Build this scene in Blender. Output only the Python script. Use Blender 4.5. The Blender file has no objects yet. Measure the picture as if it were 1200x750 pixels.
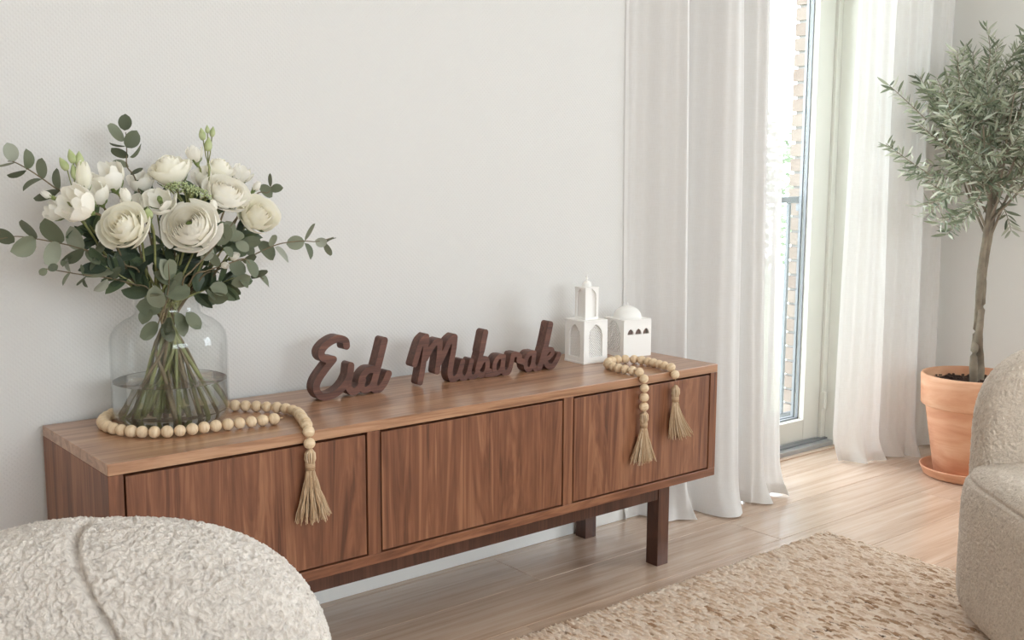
import bpy, bmesh, math, random
import numpy as np
from mathutils import Vector, Matrix, noise as mnoise

random.seed(11)
rng = np.random.default_rng(11)
S = bpy.context.scene
COL = S.collection
PI = math.pi

# ------------------------------------------------------------------ camera
CAM = np.array([-0.6812, -2.0615, 1.1616])
YAW, PITCH, ROLL, FPX = math.radians(39.327), math.radians(7.811), math.radians(0.26), 1266.3
FW = np.array([math.sin(YAW) * math.cos(PITCH), math.cos(YAW) * math.cos(PITCH), -math.sin(PITCH)])
_r = np.array([math.cos(YAW), -math.sin(YAW), 0.0])
_u = np.cross(_r, FW)
RT = _r * math.cos(ROLL) + _u * math.sin(ROLL)
UP = -_r * math.sin(ROLL) + _u * math.cos(ROLL)
cd = bpy.data.cameras.new('camera')
cd.sensor_width = 36.0
cd.lens = FPX / 1200 * 36
cd.clip_start = 0.02
cam = bpy.data.objects.new('camera', cd)
COL.objects.link(cam)
cam.matrix_world = Matrix(((RT[0], UP[0], -FW[0], CAM[0]), (RT[1], UP[1], -FW[1], CAM[1]), (RT[2], UP[2], -FW[2], CAM[2]), (0, 0, 0, 1)))
S.camera = cam

def at(u, v, axis, val):
    """the point of the photographed ray through pixel (u, v) that lies on the plane axis = val"""
    d = FW + RT * (u - 600) / FPX - UP * (v - 375) / FPX
    return CAM + d * (val - CAM[axis]) / d[axis]

# ------------------------------------------------------------------ world and exposure
W = bpy.data.worlds.new('overcast_sky')
S.world = W
W.use_nodes = True
bg = W.node_tree.nodes['Background']
bg.inputs[0].default_value = (0.85, 0.925, 1.0, 1)
bg.inputs[1].default_value = 10.5
S.view_settings.view_transform = 'Standard'
S.view_settings.look = 'None'
S.view_settings.gamma = 1.0
S.view_settings.use_curve_mapping = False
S.view_settings.exposure = 0.12
S.cycles.use_denoising = True
S.cycles.max_bounces = 14
S.cycles.diffuse_bounces = 6
S.cycles.transparent_max_bounces = 24
S.cycles.sample_clamp_indirect = 8.0

# room extents
XL, XR, YF, YB, ZC = -2.2, 3.72, -4.2, 0.437, 2.6
OX0, OX1, OZ = 2.45, 3.27, 2.32          # balcony door opening in the back wall
RW = (-2.5, -1.2, 0.6, 2.35)           # window in the right wall: y0, y1, z0, z1
FWN = (-1.0, 1.4, 0.95, 2.3)              # window in the front wall (behind the camera): x0, x1, z0, z1

def portal(name, loc, rot, sx, sy):
    l = bpy.data.lights.new(name, 'AREA')
    l.shape = 'RECTANGLE'; l.size = sx; l.size_y = sy
    l.cycles.is_portal = True
    o = bpy.data.objects.new(name, l); COL.objects.link(o)
    o.location = loc; o.rotation_euler = rot
portal('portal_right_window', (XR + .02, (RW[0] + RW[1]) / 2, (RW[2] + RW[3]) / 2), (0, PI / 2, 0), RW[3] - RW[2], RW[1] - RW[0])
portal('portal_front_window', ((FWN[0] + FWN[1]) / 2, YF - .02, (FWN[2] + FWN[3]) / 2), (PI / 2, 0, 0), FWN[1] - FWN[0], FWN[3] - FWN[2])
portal('portal_balcony_door', ((OX0 + OX1) / 2, 0.75, OZ / 2), (-PI / 2, 0, 0), OX1 - OX0, OZ)

# ------------------------------------------------------------------ material helpers
def srgb(r, g, b):
    f = lambda c: (c / 255 / 12.92) if c / 255 <= .04045 else ((c / 255 + .055) / 1.055) ** 2.4
    return (f(r), f(g), f(b), 1)

class NT:
    def __init__(s, name):
        s.m = bpy.data.materials.new(name); s.m.use_nodes = True
        s.t = s.m.node_tree; s.t.nodes.clear()
        s.out = s.n('ShaderNodeOutputMaterial')
    def n(s, typ, **kw):
        x = s.t.nodes.new(typ)
        for k, v in kw.items(): setattr(x, k, v)
        return x
    def l(s, a, b): s.t.links.new(a, b)
    def bsdf(s, color=(.8, .8, .8, 1), rough=.6, **kw):
        b = s.n('ShaderNodeBsdfPrincipled')
        b.inputs['Base Color'].default_value = color
        b.inputs['Roughness'].default_value = rough
        for k, v in kw.items(): b.inputs[k].default_value = v
        s.l(b.outputs[0], s.out.inputs[0]); s.b = b
        return b
    def coord(s, scale=(1, 1, 1), rot=(0, 0, 0), kind='Object', jitter=0):
        tc = s.n('ShaderNodeTexCoord'); mp = s.n('ShaderNodeMapping')
        mp.inputs['Scale'].default_value = scale; mp.inputs['Rotation'].default_value = rot
        src = tc.outputs[kind]
        if jitter:
            oi = s.n('ShaderNodeObjectInfo'); mu = s.n('ShaderNodeVectorMath', operation='SCALE')
            ad = s.n('ShaderNodeVectorMath', operation='ADD'); cb = s.n('ShaderNodeCombineXYZ')
            for i in range(3): s.l(oi.outputs['Random'], cb.inputs[i])
            s.l(cb.outputs[0], mu.inputs[0]); mu.inputs['Scale'].default_value = jitter
            s.l(src, ad.inputs[0]); s.l(mu.outputs[0], ad.inputs[1]); src = ad.outputs[0]
        s.l(src, mp.inputs[0])
        return mp.outputs[0]
    def noise(s, vec, scale=5, detail=4, rough=.55, dist=0):
        x = s.n('ShaderNodeTexNoise'); s.l(vec, x.inputs['Vector'])
        x.inputs['Scale'].default_value = scale; x.inputs['Detail'].default_value = detail
        x.inputs['Roughness'].default_value = rough; x.inputs['Distortion'].default_value = dist
        return x.outputs['Fac']
    def ramp(s, fac, stops):
        x = s.n('ShaderNodeValToRGB'); s.l(fac, x.inputs[0])
        e = x.color_ramp.elements
        while len(e) < len(stops): e.new(.5)
        for i, (p, c) in enumerate(stops): e[i].position = p; e[i].color = c
        return x.outputs[0]
    def mix(s, a, b, fac, mode='MIX'):
        x = s.n('ShaderNodeMix', data_type='RGBA', blend_type=mode)
        for sock, v in ((x.inputs[6], a), (x.inputs[7], b), (x.inputs[0], fac)):
            if isinstance(v, (int, float, tuple)): sock.default_value = v
            else: s.l(v, sock)
        return x.outputs[2]
    def math(s, op, a, b=0.0):
        x = s.n('ShaderNodeMath', operation=op)
        for i, v in enumerate((a, b)):
            if isinstance(v, (int, float)): x.inputs[i].default_value = v
            else: s.l(v, x.inputs[i])
        return x.outputs[0]
    def bump(s, h, strength=.3, dist=.002):
        x = s.n('ShaderNodeBump'); s.l(h, x.inputs['Height'])
        x.inputs['Strength'].default_value = strength; x.inputs['Distance'].default_value = dist
        s.l(x.outputs[0], s.b.inputs['Normal'])

MAT = {}
def simple(name, col, rough=.5, bump=None, var=None, **kw):
    t = NT(name); t.bsdf(col, rough, **kw)
    if var:
        c = t.coord(); n = t.noise(c, var[0], 4)
        t.l(t.ramp(n, [(.3, var[1]), (.7, col)]), t.b.inputs['Base Color'])
    if bump:
        c = t.coord(); t.bump(t.noise(c, bump[0], 3), bump[1], bump[2])
    MAT[name] = t.m
    return t.m

def walnut(name, axis, lo, mid, hi, rough=.42, scale=1.0):
    """grain stretched along the given axis (0 x, 1 y, 2 z)"""
    t = NT(name); t.bsdf(mid, rough)
    sc = [9 * scale, 9 * scale, 9 * scale]; sc[axis] = .55 * scale
    sf = [70 * scale, 70 * scale, 70 * scale]; sf[axis] = 1.6 * scale
    c = t.coord(tuple(sc), jitter=7.3); c2 = t.coord(tuple(sf), jitter=3.1)
    n1 = t.noise(c, 1.6, 5, .6, 1.2)
    w = t.math('FRACT', t.math('MULTIPLY', n1, 7.0))
    w = t.math('ABSOLUTE', t.math('SUBTRACT', w, .5))
    n2 = t.noise(c2, 1.0, 3, .6, .2)
    f = t.math('ADD', t.math('MULTIPLY', n1, .55), t.math('ADD', t.math('MULTIPLY', w, .28), t.math('MULTIPLY', n2, .38)))
    col = t.ramp(f, [(.36, lo), (.55, mid), (.78, hi)])
    t.l(col, t.b.inputs['Base Color'])
    if rough < .35: t.b.inputs['Coat Weight'].default_value = .4; t.b.inputs['Coat Roughness'].default_value = .25
    t.bump(n2, .12, .0006)
    MAT[name] = t.m

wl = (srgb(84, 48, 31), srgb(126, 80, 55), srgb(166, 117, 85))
wt_sheen = (srgb(132, 92, 66), srgb(170, 126, 95), srgb(198, 158, 125))  # paler than wl: the top's glossy sheen is put into the colour
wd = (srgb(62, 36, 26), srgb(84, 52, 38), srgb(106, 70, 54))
walnut('walnut_vertical', 2, *wl)
walnut('walnut_long', 0, *wl)
walnut('walnut_top_sheen', 0, *wt_sheen, rough=.30)
walnut('walnut_side', 2, *wl)
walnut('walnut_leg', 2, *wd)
walnut('walnut_letters', 0, srgb(72, 43, 34), srgb(98, 62, 50), srgb(124, 82, 66), rough=.5, scale=2.0)
simple('gap_dark', srgb(30, 20, 15), .8)

def mk_wall():
    t = NT('woven_wallpaper'); t.bsdf(srgb(214, 211, 207), .75)
    a = t.coord((1, 1, 1), (0, math.radians(45), 0)); b = t.coord((1, 1, 1), (0, math.radians(-45), 0))
    h = None
    for c in (a, b):
        w = t.n('ShaderNodeTexWave', wave_type='BANDS', bands_direction='X'); t.l(c, w.inputs['Vector'])
        w.inputs['Scale'].default_value = 38; w.inputs['Distortion'].default_value = .8; w.inputs['Detail'].default_value = 1
        w.inputs['Detail Scale'].default_value = 3
        h = w.outputs['Fac'] if h is None else t.math('MULTIPLY', h, w.outputs['Fac'])
    n = t.noise(t.coord(), 160, 2)
    t.bump(t.math('ADD', h, t.math('MULTIPLY', n, .5)), .35, .0016)
    MAT['wallpaper'] = t.m
mk_wall()
simple('plain_plaster', srgb(238, 235, 230), .8, bump=(60, .08, .002))
simple('ceiling_paint', srgb(240, 239, 236), .85)
simple('white_lacquer', srgb(240, 240, 236), .35)
simple('frame_paint', srgb(224, 222, 214), .4)
simple('gasket_grey', srgb(140, 142, 146), .5)
simple('sill_metal', srgb(188, 190, 192), .4, Metallic=.6)
simple('rail_metal', srgb(112, 114, 118), .4)
simple('mortar', srgb(150, 146, 142), .9)
simple('brass_detail', srgb(150, 150, 150), .3, Metallic=1.0)

def mk_brick():
    t = NT('brick_clay'); t.bsdf(srgb(190, 140, 112), .85)
    oi = t.n('ShaderNodeObjectInfo')
    c = t.ramp(oi.outputs['Random'], [(0, srgb(112, 95, 86)), (.5, srgb(126, 113, 104)), (1, srgb(118, 102, 93))])
    n = t.noise(t.coord(jitter=9), 30, 4)
    t.l(t.mix(c, srgb(140, 126, 116), t.math('MULTIPLY', n, .5)), t.b.inputs['Base Color'])
    t.bump(n, .5, .004)
    MAT['brick'] = t.m
mk_brick()

def mk_plank():
    t = NT('oak_plank'); t.bsdf(srgb(205, 180, 152), .27); t.b.inputs['Coat Weight'].default_value = .85; t.b.inputs['Coat Roughness'].default_value = .22
    c = t.coord((.9, 14, 1), jitter=11); c2 = t.coord((2.5, 90, 1), jitter=5)
    n1 = t.noise(c, 1.3, 5, .6, 1.0); n2 = t.noise(c2, 1.0, 3, .6)
    f = t.math('ADD', t.math('MULTIPLY', n1, .65), t.math('MULTIPLY', n2, .35))
    col = t.ramp(f, [(.33, srgb(186, 155, 131)), (.5, srgb(213, 185, 162)), (.68, srgb(229, 205, 184))])
    oi = t.n('ShaderNodeObjectInfo')
    tone = t.ramp(oi.outputs['Random'], [(0, (.86, .85, .84, 1)), (1, (1.0, 1.0, 1.0, 1))])
    t.l(t.mix(col, tone, 1.0, 'MULTIPLY'), t.b.inputs['Base Color'])
    t.bump(n2, .08, .0008)
    MAT['oak'] = t.m
mk_plank()

def mk_boucle(name, a, b, scale):
    t = NT(name); t.bsdf(a, .95)
    t.b.inputs['Sheen Weight'].default_value = .25; t.b.inputs['Sheen Roughness'].default_value = .6
    c = t.coord()
    n = t.noise(c, scale, 5, .6, 2.2)
    n3 = t.noise(c, scale * 3.2, 3, .6, 1.5)
    t.l(t.ramp(n, [(.3, b), (.62, a)]), t.b.inputs['Base Color'])
    t.bump(t.math('ADD', n, t.math('MULTIPLY', n3, .6)), .75, .010)
    MAT[name] = t.m
mk_boucle('boucle_cream', srgb(243, 233, 222), srgb(214, 202, 190), 60)
mk_boucle('boucle_grey', srgb(238, 222, 204), srgb(208, 190, 170), 75)

def mk_curtain():
    t = NT('sheer_linen')
    c = t.coord((1, 1, 1))
    ca = t.coord((600, 600, 40)); cb_ = t.coord((30, 30, 700))
    n = t.math('ADD', t.math('MULTIPLY', t.noise(ca, 1, 2), .5), t.math('MULTIPLY', t.noise(cb_, 1, 2), .5))
    col = t.ramp(n, [(.35, srgb(242, 239, 235)), (.65, srgb(252, 250, 248))])
    d = t.n('ShaderNodeBsdfDiffuse'); tr = t.n('ShaderNodeBsdfTranslucent'); tp = t.n('ShaderNodeBsdfTransparent')
    t.l(col, d.inputs[0]); t.l(t.mix(col, (.72, .71, .71, 1), 1.0, 'MULTIPLY'), tr.inputs[0])
    m1 = t.n('ShaderNodeMixShader'); m1.inputs[0].default_value = .24
    t.l(d.outputs[0], m1.inputs[1]); t.l(tr.outputs[0], m1.inputs[2])
    m2 = t.n('ShaderNodeMixShader')
    t.l(t.math('MULTIPLY', n, .13), m2.inputs[0])
    t.l(m1.outputs[0], m2.inputs[1]); t.l(tp.outputs[0], m2.inputs[2])
    t.l(m2.outputs[0], t.out.inputs[0])
    MAT['curtain'] = t.m
mk_curtain()

def thin_glass(name, tint, ior=1.45, rough=0.0, mul=1.0):
    t = NT(name)
    lw = t.n('ShaderNodeLayerWeight'); lw.inputs[0].default_value = .5
    f5 = t.math('ADD', t.math('MULTIPLY', t.math('POWER', lw.outputs['Facing'], 4.0), .45), .03)
    g = t.n('ShaderNodeBsdfGlossy'); g.inputs['Roughness'].default_value = rough
    tp = t.n('ShaderNodeBsdfTransparent'); tp.inputs[0].default_value = tint
    m = t.n('ShaderNodeMixShader'); t.l(t.math('MULTIPLY', f5, mul), m.inputs[0])
    t.l(tp.outputs[0], m.inputs[1]); t.l(g.outputs[0], m.inputs[2]); t.l(m.outputs[0], t.out.inputs[0])
    MAT[name] = t.m
thin_glass('pane_glass', (.96, .97, .97, 1))
thin_glass('vase_glass', (.985, .99, .988, 1))
def mk_water():
    t = NT('water')
    tp = t.n('ShaderNodeBsdfRefraction'); tp.inputs['IOR'].default_value = 1.33; tp.inputs['Color'].default_value = (.99, .995, .99, 1)
    tp.inputs['Roughness'].default_value = 0
    t2 = t.n('ShaderNodeBsdfTransparent'); t2.inputs[0].default_value = (.99, .995, .99, 1)
    m1 = t.n('ShaderNodeMixShader'); m1.inputs[0].default_value = .45
    t.l(tp.outputs[0], m1.inputs[1]); t.l(t2.outputs[0], m1.inputs[2])
    gl = t.n('ShaderNodeBsdfGlossy'); gl.inputs['Roughness'].default_value = .0
    lw = t.n('ShaderNodeLayerWeight'); lw.inputs[0].default_value = .5
    m2 = t.n('ShaderNodeMixShader'); t.l(t.math('ADD', t.math('MULTIPLY', t.math('POWER', lw.outputs['Facing'], 4.0), .4), .02), m2.inputs[0])
    t.l(m1.outputs[0], m2.inputs[1]); t.l(gl.outputs[0], m2.inputs[2])
    t.l(m2.outputs[0], t.out.inputs[0])
    MAT['water'] = t.m
mk_water()

def foliage(name, stops, rough=.5, island=False, trans=.25):
    t = NT(name); t.bsdf(stops[0][1], rough)
    if island:
        g = t.n('ShaderNodeNewGeometry'); r = g.outputs['Random Per Island']
    else:
        g = t.n('ShaderNodeObjectInfo'); r = g.outputs['Random']
    col = t.ramp(r, stops)
    n = t.noise(t.coord(), 40, 3)
    col = t.mix(col, (.55, .6, .55, 1), t.math('MULTIPLY', n, .12))
    t.l(col, t.b.inputs['Base Color'])
    tr = t.n('ShaderNodeBsdfTranslucent'); t.l(col, tr.inputs[0])
    m = t.n('ShaderNodeMixShader'); m.inputs[0].default_value = trans
    t.l(t.b.outputs[0], m.inputs[1]); t.l(tr.outputs[0], m.inputs[2]); t.l(m.outputs[0], t.out.inputs[0])
    MAT[name] = t.m
euc = [(0, srgb(76, 82, 56)), (.5, srgb(104, 110, 82)), (.85, srgb(134, 138, 114)), (1, srgb(166, 168, 152))]
foliage('eucalyptus_leaf', euc, .55)
foliage('dark_leaf', [(0, srgb(40, 56, 34)), (.6, srgb(62, 80, 48)), (1, srgb(88, 104, 66))], .45)
olv = [(0, srgb(86, 96, 70)), (.35, srgb(122, 130, 102)), (.65, srgb(168, 172, 148)), (1, srgb(212, 212, 196))]
foliage('olive_leaf', olv, .5)
foliage('olive_leaf_mass', olv, .5, island=True)
foliage('outside_leaf', [(0, srgb(86, 98, 72)), (1, srgb(112, 122, 96))], .6, island=True)
simple('stem_green', srgb(150, 152, 98), .5, var=(25, srgb(108, 112, 66)))
simple('stem_brown', srgb(128, 112, 82), .6, var=(30, srgb(96, 84, 62)))
simple('calyx_green', srgb(128, 140, 82), .5, var=(30, srgb(96, 116, 58)))
simple('bud_green', srgb(190, 196, 150), .5, var=(30, srgb(150, 164, 104)))
simple('olive_bark', srgb(150, 138, 120), .85, var=(14, srgb(108, 96, 82)), bump=(45, .5, .006))
simple('soil', srgb(66, 46, 36), .95, bump=(50, .8, .01))

def petal_mat(name, a, b):
    t = NT(name); t.bsdf(a, .55)
    oi = t.n('ShaderNodeObjectInfo')
    col = t.ramp(oi.outputs['Random'], [(0, a), (1, b)])
    t.l(col, t.b.inputs['Base Color'])
    tr = t.n('ShaderNodeBsdfTranslucent'); t.l(col, tr.inputs[0])
    m = t.n('ShaderNodeMixShader'); m.inputs[0].default_value = .42
    t.l(t.b.outputs[0], m.inputs[1]); t.l(tr.outputs[0], m.inputs[2]); t.l(m.outputs[0], t.out.inputs[0])
    MAT[name] = t.m
petal_mat('petal_cream', srgb(253, 249, 234), srgb(254, 251, 242))
petal_mat('petal_white', srgb(253, 249, 238), srgb(254, 251, 244))

def mk_terracotta():
    t = NT('terracotta'); t.bsdf(srgb(214, 160, 126), .8)
    n = t.noise(t.coord((1, 1, 5)), 3.2, 5, .6, .6)
    t.l(t.ramp(n, [(.32, srgb(202, 142, 108)), (.5, srgb(217, 163, 130)), (.7, srgb(232, 190, 156))]), t.b.inputs['Base Color'])
    t.bump(t.noise(t.coord((1, 1, 8)), 14, 3), .1, .003)
    MAT['terracotta'] = t.m
mk_terracotta()
simple('ceramic_white', srgb(242, 239, 234), .55, bump=(90, .06, .001))
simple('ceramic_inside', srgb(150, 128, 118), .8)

def mk_bead():
    t = NT('pale_wood_bead'); t.bsdf(srgb(222, 196, 160), .5)
    n = t.noise(t.coord((30, 30, 160), jitter=4), 1.2, 4, .6, .6)
    t.l(t.ramp(n, [(.3, srgb(206, 176, 138)), (.7, srgb(232, 210, 178))]), t.b.inputs['Base Color'])
    MAT['bead'] = t.m
mk_bead()
def mk_jute():
    t = NT('jute_cord'); t.bsdf(srgb(178, 150, 112), .9)
    g = t.n('ShaderNodeNewGeometry')
    t.l(t.ramp(g.outputs['Random Per Island'], [(0, srgb(158, 126, 94)), (.5, srgb(192, 162, 128)), (1, srgb(218, 196, 166))]), t.b.inputs['Base Color'])
    MAT['jute'] = t.m
    t = NT('rug_jute'); t.bsdf(srgb(190, 160, 122), .95)
    a = t.n('ShaderNodeVertexColor'); a.layer_name = 'stitch'
    n = t.noise(t.coord(), 220, 3)
    t.l(t.mix(a.outputs[0], t.mix(a.outputs[0], (.55, .5, .45, 1), 1.0, 'MULTIPLY'), t.math('MULTIPLY', n, .5)), t.b.inputs['Base Color'])
    t.bump(n, .4, .003)
    MAT['rug'] = t.m
mk_jute()

# ------------------------------------------------------------------ mesh helpers
class MB:
    def __init__(s): s.v = []; s.f = []
    def add(s, vs, fs):
        k = len(s.v); s.v.extend([tuple(map(float, p)) for p in vs]); s.f.extend([tuple(i + k for i in f) for f in fs]); return s
    def box(s, a, b):
        x0, y0, z0 = a; x1, y1, z1 = b
        return s.add([(x0, y0, z0), (x1, y0, z0), (x1, y1, z0), (x0, y1, z0), (x0, y0, z1), (x1, y0, z1), (x1, y1, z1), (x0, y1, z1)],
                     [(0, 3, 2, 1), (4, 5, 6, 7), (0, 1, 5, 4), (1, 2, 6, 5), (2, 3, 7, 6), (3, 0, 4, 7)])
    def tube(s, pts, rad, n=6, cap=True):
        P = [Vector(p) for p in pts]; m = len(P)
        if not hasattr(rad, '__len__'): rad = [rad] * m
        vs = []; fs = []
        ref = Vector((.31, .17, .93))
        for i in range(m):
            d = (P[min(i + 1, m - 1)] - P[max(i - 1, 0)])
            d = d.normalized() if d.length > 1e-9 else Vector((0, 0, 1))
            a = d.cross(ref)
            if a.length < 1e-3: a = d.cross(Vector((1, 0, 0)))
            a.normalize(); b = d.cross(a)
            for k in range(n):
                t = 2 * PI * k / n; vs.append(P[i] + (a * math.cos(t) + b * math.sin(t)) * rad[i])
        for i in range(m - 1):
            for k in range(n):
                fs.append((i * n + k, i * n + (k + 1) % n, (i + 1) * n + (k + 1) % n, (i + 1) * n + k))
        if cap: fs.append(tuple(range(n - 1, -1, -1))); fs.append(tuple((m - 1) * n + k for k in range(n)))
        return s.add(vs, fs)
    def lathe(s, prof, n=48, c=(0, 0, 0)):
        vs = []; fs = []; m = len(prof)
        for (r, z) in prof:
            for k in range(n):
                t = 2 * PI * k / n; vs.append((c[0] + r * math.cos(t), c[1] + r * math.sin(t), c[2] + z))
        for i in range(m - 1):
            for k in range(n): fs.append((i * n + k, i * n + (k + 1) % n, (i + 1) * n + (k + 1) % n, (i + 1) * n + k))
        return s.add(vs, fs)
    def grid(s, P, nu, nv, closed_u=False):
        fs = []
        for j in range(nv - 1):
            for i in range(nu - (0 if closed_u else 1)):
                a = j * nu + i; b = j * nu + (i + 1) % nu; fs.append((a, b, b + nu, a + nu))
        return s.add(P, fs)
    def mesh(s, name):
        me = bpy.data.meshes.new(name); me.from_pydata(s.v, [], s.f); me.update(); return me
    def build(s, name, mat, parent=None, smooth=False, bevel=0, matrix=None):
        return link(name, s.mesh(name), mat, parent, smooth, bevel, matrix)

def link(name, me, mat=None, parent=None, smooth=False, bevel=0, matrix=None):
    if mat is not None and not me.materials: me.materials.append(MAT[mat] if isinstance(mat, str) else mat)
    if smooth: me.polygons.foreach_set('use_smooth', [True] * len(me.polygons))
    o = bpy.data.objects.new(name, me); COL.objects.link(o)
    if parent is not None: o.parent = parent
    if matrix is not None: o.matrix_local = matrix
    if bevel:
        b = o.modifiers.new('bevel', 'BEVEL'); b.width = bevel; b.segments = 2; b.limit_method = 'ANGLE'
    return o

def tag(o, label, cat, group=None, kind=None):
    o['label'] = label; o['category'] = cat
    if group: o['group'] = group
    if kind: o['kind'] = kind
    return o
def thing(name, label, cat, loc=(0, 0, 0), rz=0, group=None):
    o = bpy.data.objects.new(name, None); COL.objects.link(o)
    o.location = loc; o.rotation_euler = (0, 0, rz); o.empty_display_size = .05
    return tag(o, label, cat, group)
def structure(o): o['kind'] = 'structure'; return o
def box(name, a, b, mat, parent=None, bevel=0, smooth=False): return MB().box(a, b).build(name, mat, parent, smooth, bevel)

def catmull(pts, n):
    P = np.array(pts, float); m = len(P); out = []
    ts = np.linspace(0, m - 1, n)
    for t in ts:
        i = min(int(t), m - 2); u = t - i
        p0, p1, p2, p3 = P[max(i - 1, 0)], P[i], P[i + 1], P[min(i + 2, m - 1)]
        out.append(.5 * ((2 * p1) + (-p0 + p2) * u + (2 * p0 - 5 * p1 + 4 * p2 - p3) * u * u + (-p0 + 3 * p1 - 3 * p2 + p3) * u ** 3))
    return np.array(out)
def resample(P, step):
    P = np.array(P, float); d = np.r_[0, np.cumsum(np.linalg.norm(np.diff(P, axis=0), axis=1))]
    s = np.arange(0, d[-1], step)
    return np.stack([np.interp(s, d, P[:, k]) for k in range(P.shape[1])], 1)

def plate(sdf, x0, x1, z0, z1, h, thick):
    """solid plate of the region sdf(x, z) < 0, front at y = 0, back at y = thick"""
    nx = int((x1 - x0) / h) + 2; nz = int((z1 - z0) / h) + 2
    gx = x0 + h * np.arange(nx); gz = z0 + h * np.arange(nz)
    D = sdf(*np.meshgrid(gx, gz, indexing='ij')); IN = D < 0
    ids = {}; V = []
    def vid(key, x, z):
        if key not in ids: ids[key] = len(V); V.append((x, z))
        return ids[key]
    polys = []; edges = []
    for i in range(nx - 1):
        for j in range(nz - 1):
            q = [(i, j), (i + 1, j), (i + 1, j + 1), (i, j + 1)]
            ins = [IN[a] for a in q]
            if not any(ins): continue
            poly = []; cross = []
            for k in range(4):
                a, b = q[k], q[(k + 1) % 4]
                if ins[k]: poly.append(vid(a, gx[a[0]], gz[a[1]]))
                if ins[k] != ins[(k + 1) % 4]:
                    t = D[a] / (D[a] - D[b]); key = (min(a, b), max(a, b))
                    w = vid(key, gx[a[0]] + t * (gx[b[0]] - gx[a[0]]), gz[a[1]] + t * (gz[b[1]] - gz[a[1]]))
                    poly.append(w); cross.append((w, ins[k]))
            polys.append(poly)
            for c in range(len(cross)):
                if cross[c][1]: edges.append((cross[c][0], cross[(c + 1) % len(cross)][0]))
    n = len(V); m = MB()
    vs = [(x, 0, z) for x, z in V] + [(x, thick, z) for x, z in V]
    fs = [tuple(p) for p in polys] + [tuple(i + n for i in reversed(p)) for p in polys] + [(b, a, a + n, b + n) for a, b in edges]
    return m.add(vs, fs)
def seg_sdf(paths, X, Z):
    """paths: list of (points, half width)"""
    D = np.full(X.shape, 9.0)
    for pts, w in paths:
        for (ax, az), (bx, bz) in zip(pts[:-1], pts[1:]):
            dx, dz = bx - ax, bz - az; L = dx * dx + dz * dz + 1e-12
            t = np.clip(((X - ax) * dx + (Z - az) * dz) / L, 0, 1)
            D = np.minimum(D, np.hypot(X - ax - t * dx, Z - az - t * dz) - w)
    return D

# ------------------------------------------------------------------ room shell
fl = structure(box('floor', (XL, YF, -.06), (XR, YB + .10, -.012), 'mortar'))
PW = .215; rows = []
y = -.03
while y > YF: y -= PW
plank_meshes = {}
r = 0
while y < YB + .12:
    y0 = max(y, YF); y1 = min(y + PW, YB + .125)
    x = XL - ((r * 0.83) % 1.9)
    while x < XR:
        xa, xb = max(x, XL), min(x + 1.9, XR)
        if xb - xa > .02 and y1 - y0 > .01:
            # tiny per-plank height differences
            box('plank', (xa + .0006, y0 + .0006, -.012), (xb - .0006, y1 - .0006, 0.0 - random.random() * .0004), 'oak', fl, bevel=.0012)
        x += 1.9
    y += PW; r += 1
structure(fl)

m = MB().box((XL - .1, YB, 0), (OX0, YB + .18, ZC)).box((OX1, YB, 0), (XR + .1, YB + .18, ZC)).box((OX0, YB, OZ), (OX1, YB + .18, ZC))
structure(m.build('wall_back', 'wallpaper'))
y0, y1, z0, z1 = RW
m = MB().box((XR, YF - .1, 0), (XR + .2, y0, ZC)).box((XR, y1, 0), (XR + .2, YB + .18, ZC)).box((XR, y0, 0), (XR + .2, y1, z0)).box((XR, y0, z1), (XR + .2, y1, ZC))
structure(m.build('wall_right', 'plain_plaster'))
structure(box('wall_left', (XL - .2, YF - .1, 0), (XL, YB + .18, ZC), 'plain_plaster'))
x0, x1, z0, z1 = FWN
m = MB().box((XL - .2, YF - .2, 0), (x0, YF, ZC)).box((x1, YF - .2, 0), (XR + .2, YF, ZC)).box((x0, YF - .2, 0), (x1, YF, z0)).box((x0, YF - .2, z1), (x1, YF, ZC))
structure(m.build('wall_front', 'plain_plaster'))
structure(box('ceiling', (XL - .2, YF - .2, ZC), (XR + .2, YB + .18, ZC + .1), 'ceiling_paint'))
structure(box('baseboard_back', (XL, YB - .014, 0), (OX0 - .02, YB, .07), 'white_lacquer', bevel=.002))
structure(box('baseboard_right', (XR - .014, YF, 0), (XR, YB, .07), 'white_lacquer', bevel=.002))

# windows of the room outside the frame (they light it)
def window_unit(name, axis, pos, a0, a1, z0, z1, mull):
    o = bpy.data.objects.new(name, None); COL.objects.link(o); structure(o)
    def bx(n, u0, u1, za, zb, t, mat):
        A = (pos - t, u0, za) if axis == 0 else (u0, pos - t, za); B = (pos + t, u1, zb) if axis == 0 else (u1, pos + t, zb)
        return box(n, A, B, mat, o)
    w = .06
    bx('frame_rail', a0, a1, z0, z0 + w, .035, 'frame_paint'); bx('frame_rail', a0, a1, z1 - w, z1, .035, 'frame_paint')
    xs = [a0 + (a1 - a0) * k / mull for k in range(mull + 1)]
    for k, x in enumerate(xs):
        bx('frame_stile', max(a0, x - w / 2), min(a1, x + w / 2), z0 + w, z1 - w, .033, 'frame_paint')
    for k in range(mull): bx('pane', xs[k] + w / 2, xs[k + 1] - w / 2, z0 + w, z1 - w, .003, 'pane_glass')
window_unit('window_1', 0, XR + .12, *RW, 2)
window_unit('window_2', 1, YF - .12, *FWN, 3)

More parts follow.
